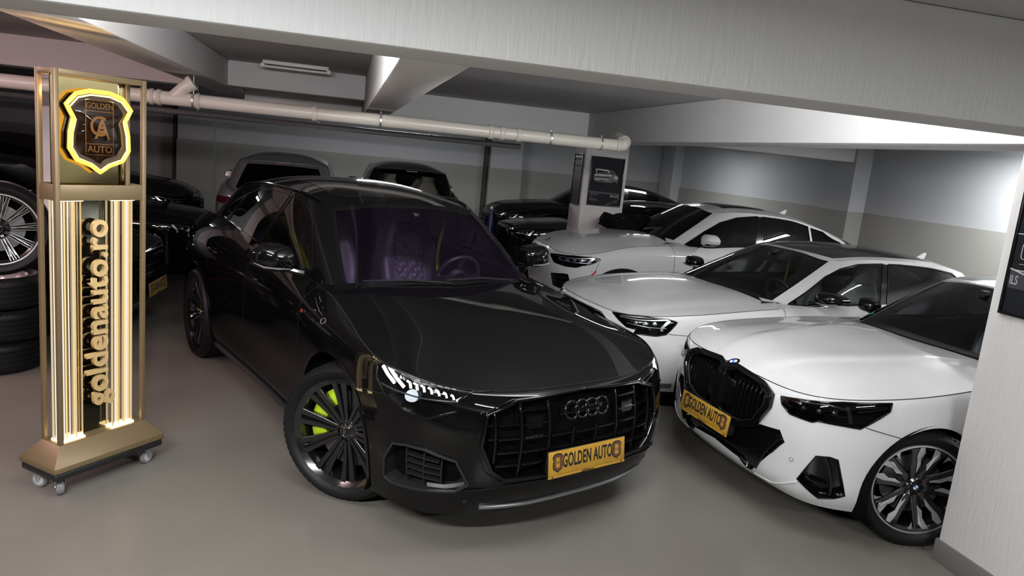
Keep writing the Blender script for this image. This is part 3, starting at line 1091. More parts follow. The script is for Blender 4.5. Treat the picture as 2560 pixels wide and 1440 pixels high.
def seat(parent, loc, mat, quilt=False, name='seat', bmat=None, h=.80):
    """sports seat facing +x; loc = middle of the cushion"""
    e = bpy.data.objects.new(name, None)
    COL.objects.link(e)
    e.empty_display_size = .1
    e.parent = parent
    e.location = loc

    def ring(z, xc, w, d, bol):
        # cross-section at one height: back flat, side bolsters forward
        return [(xc - d, -w * .85, z), (xc - d * 1.1, 0, z), (xc - d, w * .85, z), (xc - d * .3, w, z), (xc + bol, w * .97, z), (xc + bol * .9, w * .72, z), (xc + .02, w * .55, z), (xc + .02, 0, z), (xc + .02, -w * .55, z), (xc + bol * .9, -w * .72, z), (xc + bol, -w * .97, z), (xc - d * .3, -w, z)]
    rows = []
    for t, w, d, bol in ((0, .20, .07, .05), (.1, .235, .08, .085), (.3, .255, .08, .10), (.5, .27, .075, .095), (.62, .262, .07, .075), (.72, .235, .065, .05), (.80, .19, .06, .03), (.88, .155, .055, .022), (.96, .135, .05, .022), (1.0, .11, .04, .02)):
        z = .05 + t * h
        x = -.24 - .20 * t
        rows.append(ring(z, x, w, d, bol))
    slab(rows, mat, 'backrest', e)
    if quilt:
        nu, nv = 44, 40
        P = []
        for i in range(nu):
            t = .12 + .50 * i / (nu - 1)
            row = []
            for j in range(nv):
                y = -.15 + .30 * j / (nv - 1)
                a, b = t * h / .092, y / .092
                q = (abs(math.sin(PI * (a + b))) * abs(math.sin(PI * (a - b)))) ** .5
                seam = min(1, abs(y) / .012)
                ed = min(1, min(j, nv - 1 - j) / 4)
                row.append((-.24 - .20 * t + .025 + (.012 + .022 * q * seam) * ed, y, .05 + t * h))
            P.append(row)
        MB().grid(P).build('quilted_panel', mat, e, smooth=True, fix=True)
        rows = []
        for k, (t, w) in enumerate(((.60, .12), (.62, .145), (.67, .15), (.71, .14), (.73, .11))):
            z, x = .05 + t * h, -.24 - .20 * t
            b = .055 if 0 < k < 4 else .03
            rows.append([(x, -w, z), (x, 0, z), (x, w, z), (x + b * .8, w * .95, z), (x + b, 0, z), (x + b * .8, -w * .95, z)])
        slab(rows, mat, 'shoulder_pad', e)
    rows = []
    for x, w, zt in ((-.26, .22, .02), (-.2, .25, .06), (0, .265, .07), (.2, .26, .085), (.27, .24, .07), (.29, .2, .03)):
        rows.append([(x, -w, -.08), (x, w, -.08), (x, w, zt + .02), (x, w * .75, zt + .045), (x, w * .5, zt), (x, -w * .5, zt), (x, -w * .75, zt + .045), (x, -w, zt + .02)])
    slab(rows, mat, 'cushion', e)
    return e


def headrest(parent, loc, mat, w=.13, h=.20):
    rows = []
    for t, k in ((0, .6), (.12, .9), (.4, 1), (.75, 1), (.92, .85), (1, .55)):
        z = t * h
        rows.append([(-.045 * k, -w * k, z), (.0, -w * 1.05 * k, z), (.045 * k, -w * .8 * k, z), (.055 * k, 0, z), (.045 * k, w * .8 * k, z), (0, w * 1.05 * k, z), (-.045 * k, w * k, z), (-.055 * k, 0, z)])
    o = slab(rows, mat, 'headrest', parent)
    o.location = loc
    return o


def strap(parent, pts, w, mat, name='seat_belt', nrm=(1, .3, 0)):
    """belt webbing: a flat band through points"""
    P = curve(pts)(np.linspace(0, 1, 14))
    T = np.gradient(P, axis=0)
    B = np.cross(np.array(nrm, float), T)
    B /= np.linalg.norm(B, axis=1)[:, None]
    n = np.array(nrm, float)
    n = n / np.linalg.norm(n) * .0015
    rows = np.stack([P - B * w / 2 - n, P + B * w / 2 - n, P + B * w / 2 + n, P - B * w / 2 + n], 1)
    mb = MB().grid(rows, True)
    mb.f += [(0, 1, 2, 3), (52, 55, 54, 53)]
    return mb.build(name, mat, parent, smooth=True)


def steering_wheel(parent, loc, r=.19, tilt=25):
    e = bpy.data.objects.new('steering_wheel', None)
    COL.objects.link(e)
    e.parent = parent
    e.location = loc
    e.rotation_euler = (0, math.radians(-90 + tilt), 0)
    MB().tube([(r * math.cos(t), r * math.sin(t), 0) for t in np.linspace(0, 2 * PI, 41)[:-1]], .016, 10, closed=True).build('wheel_rim', 'steering_black', e, smooth=True)
    MB().lathe([(.001, .03), (.06, .025), (.08, 0), (.06, -.03)], 24, axis='z').build('airbag_hub', 'cabin_dark', e, smooth=True, loc=(0, 0, .0))
    for a in (0, PI, -PI / 2):
        MB().box((.06, -.02, -.008), (r - .01, .02, .008)).build('wheel_spoke', 'satin_black', e, rot=(0, 0, a + PI / 2), bevel=.004)
    return e


def rear_view_mirror(parent, loc, rz=0.0):
    m = MB()
    rows = []
    for x, k in ((-.02, .8), (-.01, 1), (.012, 1), (.02, .7)):
        rows.append([(x, .125 * k * math.copysign(abs(math.cos(a)) ** .5, math.cos(a)), .034 * k * math.copysign(abs(math.sin(a)) ** .6, math.sin(a))) for a in np.linspace(0, 2 * PI, 21)[:-1]])
    m.grid(rows, True)
    m.f += [tuple(range(20))[::-1], tuple(range(60, 80))]
    o = m.build('rear_view_mirror', 'gloss_black', parent, smooth=True, loc=loc, rot=(0, 0, rz))
    MB().box((-.008, -.02, .02), (.05, .02, .10)).build('mirror_bracket', 'black_plastic', o, bevel=.006)
    return o


def arch_liner(parent, x, z, r, y0, y1, side):
    sg = side_sign(side)
    an = np.radians(np.linspace(-28, 208, 34))
    P = [[(x + r * math.cos(a), sg * y0, z + r * math.sin(a)) for a in an], [(x + r * math.cos(a), sg * y1, z + r * math.sin(a)) for a in an]]
    mb = MB().grid(P)
    mb.add([(x + r * math.cos(a), sg * y0, z + r * math.sin(a)) for a in an], [tuple(range(34))])
    return mb.build('wheel_arch_liner', 'matte_black', parent, fix=False)


def circ(cx, cz, r, a0, a1, n):
    return [(cx + r * math.cos(a), cz + r * math.sin(a)) for a in np.radians(np.linspace(a0, a1, n))]


# ------------------------------------------------------------------ shared car assembly
def arch_poly(s, cx, cz, rx, rz, i0, i1, flare=0.0):
    pts = [(cx + (rx + flare) * math.cos(a), cz + (rz + flare) * math.sin(a)) for a in np.radians(np.linspace(-35, 215, 44))]
    return s.poly(pts, 'side', i0, i1, step=9)


def car_base(e, sp, F):
    """panels, glass, liners and wheels of one car; returns the surfaces and the cut pieces"""
    b, h, g, r = shell(sp)
    paint = F['paint']
    step = F.get('step', .045)
    regs, holes = [], []
    for nm, pts in F.get('panels', []):
        regs.append((nm, poly3(b, pts)))
    lips = []
    for k, (cx, cz, rx, rz) in enumerate(F['arches']):
        i0, i1 = ((3.4, 7.2) if k == 0 else (7.5, 12.2))
        pg = arch_poly(b, cx, cz, rx, rz, i0, i1)
        regs.append(('arch', pg))
        lips.append((pg, arch_poly(b, cx, cz, rx, rz, i0, i1, .028)))
    polys = {}
    for nm, pts in F.get('holes', []):
        pg = poly3(b, pts, step=.015)
        regs.append((nm, pg))
        polys[nm] = pg
        holes.append(nm)
    pc = b.cut(regs, step)
    for nm, piece in pc.items():
        if nm == 'arch' or nm in holes: continue
        name = 'rear_quarter' if nm == 'rest' else nm
        m = F.get('panel_mat', {}).get(nm, paint)
        if nm in ('front_bumper', 'rear_bumper', 'rest'): b.emit(name, piece, m, e)
        else: b.emit(name, piece, m, e, side='lr')
    # wheel-arch edges and liners
    for (pg, pl), (cx, cz, rx, rz) in zip(lips, F['arches']):
        keep = pg[:, 1] > 0
        for sg, sd in ((1, 'l'), (-1, 'r')):
            mb = MB()
            wall_in(mb, b, pg[keep], .03, sg, closed=False, direction=(0, -1, 0))
            if F.get('arch_trim'): barrel(mb, b, pg[keep], .022, .012, .0, sg)
            mb.build('wheel_arch_edge', F.get('arch_trim') or paint, e, fix=False)
            arch_liner(e, cx, cz, max(rx, rz) + .004, .52, .935, sd)
    # hood
    hr = [(nm, poly3(h, pts)) for nm, pts in F.get('hood_regions', [])]
    hp = h.cut(hr, step)
    h.emit('hood', hp['rest'], paint, e)
    for nm, _ in F.get('hood_regions', []):
        h.emit(nm, hp[nm], F['panel_mat'][nm], e)
    mb = MB()
    wall_in(mb, h, np.stack([np.linspace(0, h.U, 24), np.zeros(24)], 1), .02, 1, False)
    wall_in(mb, h, np.stack([np.linspace(0, h.U, 24), np.zeros(24)], 1), .02, -1, False)
    mb.build('hood_edge', paint, e, fix=False)
    # cowl under the windscreen
    eb = h.S(np.linspace(0, h.U, 16), np.full(16, h.V))
    lo = eb + np.array([.03, 0, -.05])
    bk = eb + np.array([-.35, 0, -.045])
    mb = MB().grid([np.concatenate([lo[::-1] * [1, -1, 1], lo]), np.concatenate([bk[::-1] * [1, -1, 1], bk])])
    mb.build('cowl', 'black_plastic', e)
    # greenhouse
    va, vb = F.get('ws_v', (.10, 1.93))
    ua = F.get('ws_u', 1.86)
    wpad = g.poly([(-.3, -.2), (ua + .05, -.2), (ua + .02, vb + .03), (-.3, vb + .05)], 'st', 0, 1)
    ws = g.poly([(-.3, va), (ua - .02, va), (ua - .06, vb - .06), (-.3, vb - .05)], 'st', 0, 1)
    wpad[:, 0] = np.where(wpad[:, 0] < .001, -.01, wpad[:, 0])
    ws[:, 0] = np.where(ws[:, 0] < .001, -.01, ws[:, 0])
    gr = [('ws_band', wpad), ('windscreen', ws)]
    i2 = sp['roof_c']
    n = g.N - 1
    bu = F.get('bl_u', n - 1.75)
    if F.get('backlight', True):
        bl = g.poly([(n + .3, .12), (bu, .12), (bu + .15, 1.78), (n + .3, 1.80)], 'st', 0, 1)
        bl[:, 0] = np.where(bl[:, 0] > g.U - .001, g.U + .01, bl[:, 0])
        gr.append(('rear_window', bl))
    trim = []
    ws_ = list(F['windows'])
    if len(ws_) > 1: gr.append(('b_pillar', poly3(g, [ws_[0][1][-2], ws_[1][1][0], ws_[1][1][-1], ws_[0][1][-1]], step=.02)))
    for nm, pts in F['windows']:
        pg = poly3(g, pts, step=.02)
        gr.append((nm, pg))
        trim.append(pg)
    gp = g.cut(gr, step)
    g.emit('window_pillar', gp['rest'], F.get('pillar_mat', paint), e, side='lr')
    g.emit('windscreen_band', gp['ws_band'], 'gloss_black', e)
    g.emit('windscreen', gp['windscreen'], F.get('ws_glass', 'glass_clear'), e)
    if 'rear_window' in gp: g.emit('rear_window', gp['rear_window'], F.get('rear_glass', 'glass_black'), e)
    if 'b_pillar' in gp: g.emit('door_pillar', gp['b_pillar'], 'gloss_black', e, side='lr')
    for nm in dict.fromkeys(x[0] for x in F['windows']):
        if nm not in gp: continue
        gm = F.get('window_mat', {}).get(nm, 'glass_dark')
        g.emit(nm, gp[nm], gm, e, side='lr')
    # dark lining inside the cabin
    rest2 = g.cut([('x', p) for _, p in gr], .09)['rest']
    g.emit('cabin_lining', rest2, F.get('lining', 'cabin_dark'), e, off=-.014)
    rr = [(nm, poly3(r, pts)) for nm, pts in F.get('roof_regions', [])]
    rp = r.cut(rr, step)
    if 'rest' in rp: r.emit('roof', rp['rest'], F.get('roof_mat', paint), e)
    for nm, _ in F.get('roof_regions', []): r.emit(nm, rp[nm], F['panel_mat'][nm], e)
    r.emit('headliner', r.cut([], .12)['rest'], F.get('lining', 'cabin_dark'), e, off=-.018)
    # window trim strips
    for pg in trim:
        for sg in (1, -1):
            mb = MB()
            barrel(mb, g, pg, F.get('trim_w', .014), .006, .002, sg, True)
            mb.build('window_trim', F.get('trim_mat', 'gloss_black'), e, fix=False)
    # shut lines
    surfs = dict(b=b, h=h, g=g, r=r)
    for key, pts in F.get('seams', []):
        s = surfs[key]
        pl = poly3(s, pts, closed=False, step=.02)
        for sg in (1, -1):
            mb = MB()
            ribbon(mb, s, pl, .0045, .0012, sg)
            mb.build('panel_gap', 'gap_black', e, fix=False)
    # hood outline gap
    for sg in (1, -1):
        mb = MB()
        uc = b.u(sp['hood_corner'])
        ub = b.u(sp['hood_back'])
        ul = np.linspace(0, ub, 60)
        ribbon(mb, b, np.stack([ul, np.full(60, b.V - .002)], 1), .005, .0012, sg)
        mb.build('panel_gap', 'gap_black', e, fix=False)
    # shoulder strip that closes the gap between body edge and greenhouse
    t = np.linspace(0, 1, 50)
    A = b.S(b.u(sp['hood_back']) + t * (b.U - b.u(sp['hood_back'])), np.full(50, b.V))
    A = np.concatenate([h.S(np.linspace(.80, .99, 8) * h.U, np.full(8, h.V)), A])
    Bc = g.S(g.u(2.0) + t * (g.U - g.u(2.0)), np.full(50, .012))
    Bc = np.concatenate([g.S(np.linspace(g.u(1.55), g.u(1.98), 8), np.full(8, .03)), Bc])
    for sg in (1, -1):
        MB().grid([A * [1, sg, 1], Bc * [1, sg, 1]]).build('belt_strip', F.get('belt_mat', paint), e, smooth=True, fix=False)
    # floor pan, cabin tub
    wb = sp.get('wb', 2.995)
    zt = F.get('tub_z', .92)
    mb = MB().box((-wb + .46, -.80, .27), (-.52, .80, .30)).box((-wb - .75, -.52, .30), (.60, .52, .34))
    mb.build('underbody', 'matte_black', e)
    mb = MB()
    x0, x1, y1 = -wb - .35, -.45, .80
    for sg in (1, -1):
        mb.add([(x0, sg * y1, .30), (x1, sg * y1, .30), (x1, sg * (y1 - .02), zt), (x0, sg * (y1 - .04), zt)], [(0, 1, 2, 3)])
    mb.add([(x1, -y1, .3), (x1, y1, .3), (x1, y1, zt), (x1, -y1, zt)], [(0, 1, 2, 3)])
    mb.add([(x0, -y1, .3), (x0, y1, .3), (x0, y1, zt), (x0, -y1, zt)], [(0, 1, 2, 3)])
    mb.add([(x0, -y1, .31), (x1, -y1, .31), (x1, y1, .31), (x0, y1, .31)], [(0, 1, 2, 3)])
    mb.build('cabin_tub', F.get('lining', 'cabin_dark'), e, fix=False)
    return b, h, g, r, pc, polys


def opening(e, b, pg, piece, depth, name, back_mat='matte_black', wall_mat='black_plastic', frame=None, frame_mat='gloss_black', sides='lr', center=False):
    """a real recess behind a hole: walls and a back plate, with an optional frame bar round its edge; a child Empty per side"""
    res = {}
    for sd in sides:
        sg = side_sign(sd)
        q = bpy.data.objects.new(name, None)
        q.empty_display_size = .05
        COL.objects.link(q)
        q.parent = e
        res[sd] = q
        mb = MB()
        keep = pg if not center else pg
        wall_in(mb, b, pg, depth, sg)
        mb.build('recess_wall', wall_mat, q, fix=False)
        b.emit('recess_back', piece, back_mat, q, off=-depth, side=sd)
        if frame:
            mb = MB()
            barrel(mb, b, pg, frame[0], frame[1], frame[2], sg, True)
            mb.build('rim_frame', frame_mat, q, smooth=False, bevel=min(frame[0], frame[1]) * .2)
    return res


def dashboard(e, x0=-.50, z0=1.06, mat='dash_black', w=.80):
    """instrument panel as a lofted ridge across the car"""
    prof = [(x0 + .18, z0 - .02), (x0 + .06, z0 + .0), (x0 - .10, z0 + .0), (x0 - .24, z0 - .01), (x0 - .30, z0 - .05), (x0 - .30, z0 - .20), (x0 - .20, z0 - .34), (x0 - .12, z0 - .5)]
    rows = []
    for y in np.linspace(-w, w, 13):
        k = 1 - .25 * (abs(y) / w) ** 3
        rows.append([(x + .06 * (abs(y) / w) ** 2 * -1, y, z) for x, z in prof])
    d = MB().grid(rows).build('dashboard', mat, e, smooth=True, fix=False)
    MB().box((x0 - .315, -.16, z0 - .17), (x0 - .29, .20, z0 - .06)).build('touch_screen', 'gloss_black', d, bevel=.004)
    return d


def child(name, parent, loc=(0, 0, 0), rot=None):
    o = bpy.data.objects.new(name, None)
    o.empty_display_size = .05
    COL.objects.link(o)
    o.parent = parent
    o.location = loc
    if rot: o.rotation_euler = rot
    return o


def on_surf(s, p, off=.003):
    """frame on a surface at the point closest to p: location and a rotation whose z is the outward normal and whose y points up"""
    uv = nearuv(s, [p])
    P = s.S(uv[:, 0], uv[:, 1])[0]
    n = Vector(s.n(uv[:, 0], uv[:, 1])[0])
    if p[1] < 0: pass
    up = Vector((0, 0, 1))
    x = up.cross(n)
    if x.length < .05: x = Vector((0, 1, 0))
    x.normalize()
    y = n.cross(x)
    M = Matrix((x, y, n)).transposed()
    return Vector(P) + n * off, M.to_euler()


def mirror_frame(loc, rot):
    """the same place on the other side of the car"""
    M = rot.to_matrix()
    x, y, n = [Vector((M[0][i], M[1][i], M[2][i])) for i in range(3)]
    n2 = Vector((n.x, -n.y, n.z))
    up = Vector((0, 0, 1))
    x2 = up.cross(n2)
    if x2.length < .05: x2 = Vector((0, 1, 0))
    x2.normalize()
    y2 = n2.cross(x2)
    return Vector((loc.x, -loc.y, loc.z)), Matrix((x2, y2, n2)).transposed().to_euler()


# ------------------------------------------------------------------ the garage
def plaster(name, col, rough=.85, stretch=(1, 1, 1), scale=30, strength=.35, dist=.004, var=.06):
    m = bpy.data.materials.new(name)
    m.use_nodes = True
    nt = m.node_tree
    b = nt.nodes['Principled BSDF']
    b.inputs['Roughness'].default_value = rough
    b.inputs['Specular IOR Level'].default_value = .25
    tc = nt.nodes.new('ShaderNodeTexCoord')
    mp = nt.nodes.new('ShaderNodeMapping')
    mp.inputs['Scale'].default_value = stretch
    n = nt.nodes.new('ShaderNodeTexNoise')
    n.inputs['Scale'].default_value = scale
    n.inputs['Detail'].default_value = 7
    n.inputs['Roughness'].default_value = .65
    bp = nt.nodes.new('ShaderNodeBump')
    bp.inputs['Strength'].default_value = strength
    bp.inputs['Distance'].default_value = dist
    n2 = nt.nodes.new('ShaderNodeTexNoise')
    n2.inputs['Scale'].default_value = 1.3
    n2.inputs['Detail'].default_value = 5
    mx = nt.nodes.new('ShaderNodeMix')
    mx.data_type = 'RGBA'
    mx.inputs[6].default_value = (*[c * (1 - var) for c in col], 1)
    mx.inputs[7].default_value = (*[c * (1 + var) for c in col], 1)
    nt.links.new(tc.outputs['Object'], mp.inputs[0])
    nt.links.new(mp.outputs[0], n.inputs['Vector'])
    nt.links.new(n.outputs['Fac'], bp.inputs['Height'])
    nt.links.new(bp.outputs['Normal'], b.inputs['Normal'])
    nt.links.new(tc.outputs['Object'], n2.inputs['Vector'])
    nt.links.new(n2.outputs['Fac'], mx.inputs[0])
    nt.links.new(mx.outputs[2], b.inputs['Base Color'])
    MATS[name] = m


plaster('plaster_beam', (.64, .64, .64), .85, (1, 1, .13), 55, .8, .006, .04)
plaster('plaster_white', (.66, .65, .645), .85, (1, 1, .4), 40, .35, .003, .05)
plaster('plaster_slab', (.48, .47, .47), .85, (1, .3, 1), 14, .35, .004, .10)
plaster('plaster_pillar', (.60, .585, .57), .85, (1, 1, .14), 50, .8, .006, .04)
plaster('paint_wall', (.415, .425, .44), .8, (1, 1, 1), 60, .2, .002, .04)
plaster('paint_dado', (.30, .295, .275), .8, (1, 1, 1), 110, .5, .003, .07)
plaster('floor_epoxy', (.150, .139, .122), .27, (1, 1, 1), 3.0, .04, .004, .10)
plaster('skirting', (.14, .135, .125), .5, (1, 1, 1), 30, .1, .002, .05)
pmat('pipe_plastic', (.55, .52, .46), .35, var=(2, .05))
pmat('pipe_grey', (.26, .26, .255), .5)
pmat('galvanised', (.5, .5, .5), .4, .8)
pmat('conduit', (.05, .045, .04), .7)


def wallbox(name, lo, hi, mat, parent=None, bevel=0.0):
    o = MB().box(lo, hi).build(name, mat, parent, bevel=bevel)
    if not parent: o['kind'] = 'structure'
    return o


XL, XR, YB, YF, ZC = -11.0, 8.3, 18.2, -6.0, 2.70
wallbox('floor', (XL - .2, YF - .2, -.2), (XR + .2, YB + .2, 0), 'floor_epoxy')
wallbox('ceiling', (XL - .2, YF - .2, ZC), (XR + .2, YB + .2, ZC + .2), 'plaster_slab')
w = wallbox('wall_right', (XR, YF - .2, 0), (XR + .2, YB + .2, ZC), 'paint_wall')
wallbox('wall_dado', (XR - .018, YF, 0), (XR, YB, 1.64), 'paint_dado', w)
w = wallbox('wall_back', (XL, YB, 0), (XR, YB + .2, ZC), 'paint_wall')
wallbox('wall_dado', (XL, YB - .018, 0), (XR - .02, YB, 1.68), 'paint_dado', w)
w = wallbox('wall_left', (XL - .2, YF - .2, 0), (XL, YB + .2, ZC), 'paint_wall')
wallbox('wall_dado', (XL, YF, 0), (XL + .018, YB - .02, 1.66), 'paint_dado', w)
w = wallbox('wall_front', (XL, YF - .2, 0), (XR, YF, ZC), 'paint_wall')
wallbox('wall_dado', (XL + .02, YF, 0), (XR - .02, YF + .018, 1.66), 'paint_dado', w)

# beams
BEV = .012
wallbox('ceiling_beam', (XL, 2.45, 2.30), (XR, 2.76, ZC), 'plaster_beam', bevel=BEV)
wallbox('ceiling_beam', (3.33, 2.76, 2.30), (3.77, 10.63, ZC), 'plaster_white', bevel=BEV)
wallbox('ceiling_beam', (.17, 2.76, 2.30), (.435, 9.95, ZC), 'plaster_white', bevel=BEV)
wallbox('ceiling_beam', (-1.62, 2.76, 2.43), (-1.25, 10.05, ZC), 'plaster_white', bevel=BEV)
wallbox('ceiling_beam', (.435, 10.05, 2.30), (3.33, 10.45, ZC), 'plaster_white', bevel=BEV)
wallbox('ceiling_beam', (-1.25, 8.35, 2.44), (.17, 8.75, ZC), 'plaster_white', bevel=BEV)
wallbox('ceiling_beam', (-1.25, 9.70, 2.30), (.17, 10.05, ZC), 'plaster_white', bevel=BEV)
wallbox('ceiling_beam', (XL, 8.35, 2.40), (-1.62, 8.75, ZC), 'plaster_white', bevel=BEV)
wallbox('ceiling_beam', (3.77, 10.40, 2.43), (8.0, 10.75, ZC), 'plaster_white', bevel=BEV)
wallbox('ceiling_beam', (XL, -2.6, 2.30), (XR, -2.3, ZC), 'plaster_beam', bevel=BEV)

# pillars
pr = wallbox('pillar', (3.34, 2.45, 0), (3.95, 3.085, 2.30), 'plaster_pillar', bevel=.008)
o = wallbox('baseboard_pillar', (3.328, 2.44, 0), (3.96, 3.097, .125), 'skirting', bevel=.004)
o['kind'] = 'structure'
pp = wallbox('pillar', (3.53, 10.63, 0), (4.22, 11.20, ZC), 'plaster_pillar', bevel=.008)
wallbox('pillar', (-3.05, 8.37, 0), (-2.62, 8.73, 2.40), 'plaster_white', bevel=.008)
wallbox('pilaster', (8.0, 10.35, 0), (XR, 11.15, ZC), 'paint_wall')
wallbox('wall_dado', (7.985, 10.335, 0), (XR, 11.165, 1.64), 'paint_dado', bpy.data.objects['pilaster'])
o = wallbox('pilaster', (3.50, 17.9, 0), (4.30, YB, ZC), 'paint_wall')
wallbox('wall_dado', (3.485, 17.885, 0), (4.315, YB, 1.68), 'paint_dado', o)
o = wallbox('pilaster', (-3.70, 17.9, 0), (-2.95, YB, ZC), 'paint_wall')
wallbox('wall_dado', (-3.715, 17.885, 0), (-2.935, YB, 1.68), 'paint_dado', o)
o = wallbox('pilaster', (8.05, 17.2, 0), (XR, 17.9, ZC), 'paint_wall')
for x in (3.42, -3.78):
    o = MB().box((x - .05, 18.05, 0), (x + .03, YB, 2.69)).build('cable_conduit', 'conduit')
    tag(o, 'dark vertical cable conduit beside the back wall pilaster ' + ('near the poster pillar' if x > 0 else 'behind the sign tower'), 'conduit')

# ------------------------------------------------------------------ pipes
def pipe(name, label, y, z, x0, x1, r, mat):
    e = thing(name, label, 'pipe', (x0, y, z))
    L = x1 - x0
    MB().tube([(0, 0, 0), (L * .5, 0, 0), (L, 0, 0)], r, 20, cap=True).build('pipe_run', mat, e, smooth=True)
    return e


P1 = pipe('drain_pipe', 'cream plastic drain pipe hung below the beams, with couplings and side branch', 7.10, 2.205, -6.5, 2.66, .060, 'pipe_plastic')


def collar(e, x, r, w=.05, mat='pipe_plastic'):
    MB().lathe([(r - .01, -w / 2), (r + .008, -w / 2), (r + .012, -w / 2 + .008), (r + .007, 0), (r + .012, w / 2 - .008), (r + .008, w / 2), (r - .01, w / 2)], 24).build('coupling', mat, e, smooth=True, loc=(x, 0, 0), rot=(0, 0, -PI / 2))


for x in (-1.735, -1.68, -1.62, -1.30, -.30, 1.36, 1.47, 1.64, -3.4):
    collar(P1, x + 6.5, .060, .03 if x < -1.2 else .045)
MB().tube([(6.5 - 1.50, 0, .02), (6.5 - 1.42, 0, .10), (6.5 - 1.36, 0, .145)], [.055, .058, .060], 18).build('branch', 'pipe_plastic', P1, smooth=True)
MB().tube([(6.5 - 1.375, 0, .135), (6.5 - 1.345, 0, .158)], .068, 18).build('branch_collar', 'pipe_plastic', P1, smooth=True)
t = np.linspace(0, PI / 2, 9)
MB().tube([(9.16 + .13 * math.sin(a), .0 + .13 * (1 - math.cos(a)) * .9, .06 * (1 - math.cos(a))) for a in t], .061, 18).build('elbow', 'pipe_plastic', P1, smooth=True)
for a in (.25, .75, 1.25):
    c, d = Vector((9.16 + .13 * math.sin(a), .117 * (1 - math.cos(a)), .06 * (1 - math.cos(a)))), Vector((math.cos(a), .9 * math.sin(a), .46 * math.sin(a))).normalized()
    MB().lathe([(.060, -.008), (.066, -.006), (.066, .006), (.060, .008)], 20, axis='z').build('coupling', 'pipe_plastic', P1, smooth=True, loc=c, rot=d.to_track_quat('Z', 'Y').to_euler())
MB().tube([(9.28, .11, .05), (9.30, .30, .09)], .060, 18).build('pipe_run', 'pipe_plastic', P1, smooth=True)
for x, zt in ((-1.34, .225), (.30, .095), (1.965, .085), (2.50, .085), (-4.6, .495)):
    MB().lathe([(.060, -.010), (.0645, -.010), (.0645, .010), (.060, .010)], 24).build('pipe_clamp', 'galvanised', P1, smooth=True, loc=(x + 6.5, 0, 0), rot=(0, 0, -PI / 2))
    MB().tube([(x + 6.5, 0, .06), (x + 6.5, 0, zt)], .005, 6).build('hanger_rod', 'galvanised', P1)
    MB().box((x + 6.5 - .008, -.078, -.012), (x + 6.5 + .008, -.058, .012)).build('clamp_bolt', 'galvanised', P1)
P2 = pipe('drain_pipe', 'thin grey pipe running along the far bays behind the cream pipe', 13.6, 2.19, -8.0, 3.2, .05, 'pipe_grey')
for x in (1.5, 3.5, 5.5, 7.5, 9.5):
    collar(P2, x, .05, .04, 'pipe_grey')
    MB().tube([(x, 0, .05), (x, 0, .50)], .005, 6).build('hanger_rod', 'galvanised', P2)

# ------------------------------------------------------------------ ceiling lamps
pmat('lamp_white', (.75, .74, .72), .5)
emat('tube_glow', (.97, .99, 1.0), 30.0)


def batten(loc, L, rz, label, watt=0.0, group=None, spread=.10, col=(.97, .99, 1.0), tilt=0.0):
    """fluorescent batten under the slab; a lit one carries its own light"""
    e = thing('ceiling_lamp', label, 'lamp', loc, rz, group)
    e.rotation_euler = (tilt, 0, rz)
    MB().box((-L / 2, -.035, -.035), (L / 2, .035, 0)).build('housing', 'lamp_white', e, bevel=.005)
    for s in (-1, 1):
        MB().box((s * L / 2 - .02, -.02, -.07), (s * L / 2 + .02, .02, -.03)).build('end_cap', 'lamp_white', e, bevel=.003)
    MB().tube([(-L / 2 + .02, 0, -.058), (L / 2 - .02, 0, -.058)], .013, 10).build('tube', 'tube_glow' if watt else 'white_enamel', e, smooth=True)
    if watt:
        d = bpy.data.lights.new('tube_light', 'AREA')
        d.shape = 'RECTANGLE'
        d.size = L
        d.size_y = spread
        d.energy = watt
        d.color = col
        o = bpy.data.objects.new('tube_light', d)
        COL.objects.link(o)
        o.parent = e
        o.location = (0, 0, -.085)
    return e


batten((-.535, 7.90, ZC), .64, .0, 'unlit white fluorescent batten on the ceiling between the beams')
batten((-1.1, .5, ZC), 1.5, 0, 'lit fluorescent batten on the ceiling behind the photographer', 165, None)
batten((2.6, -1.0, ZC), 1.5, 0, 'lit fluorescent batten behind the photographer, on the textured pillar side', 75, None)
batten((-.45, 2.762, 2.50), 1.2, 0, 'added unseen lit batten on the far face of the front beam, near the sign tower', 24, None, tilt=math.radians(97))  # added lamp, hidden by the beam, to light the middle bays
batten((1.9, 2.762, 2.50), 1.5, 0, 'added unseen lit batten on the far face of the front beam, above the black coupe SUV', 48, None, tilt=math.radians(97))  # added fill light behind the beam for cross beams and windscreens
batten((-3.6, 2.762, 2.50), 1.5, 0, 'added unseen pinkish batten on the far face of the front beam, beyond the sign tower', 34, None, .1, (1, .62, .64), tilt=math.radians(97))  # added pink fill behind the beam for the bays past the tower
batten((7.3, 3.7, ZC), 1.5, PI / 2, 'lit fluorescent batten above the white saloon with the kidney grille', 60, None)
batten((7.5, 6.9, ZC), 1.5, PI / 2, 'lit fluorescent batten above the white saloon in the second row', 55, None)
batten((1.0, 14.6, ZC), 1.5, 0, 'lit fluorescent batten over the far bays near the back wall', 55, None)
batten((6.4, 14.2, ZC), 1.5, 0, 'lit fluorescent batten over the far corner by the back wall', 35, None)
batten((-4.2, 10.9, ZC), 1.5, PI / 2, 'pinkish batten added to tint the bays behind the stacked tyres', 10, None, .1, (1, .45, .5))  # added to give the far bays their pink cast
batten((-4.4, 5.2, ZC), 1.5, PI / 2, 'pinkish batten added to tint the bays beside the stacked tyres', 30, None, .1, (1, .5, .55))  # added source for the pink cast near the tyres



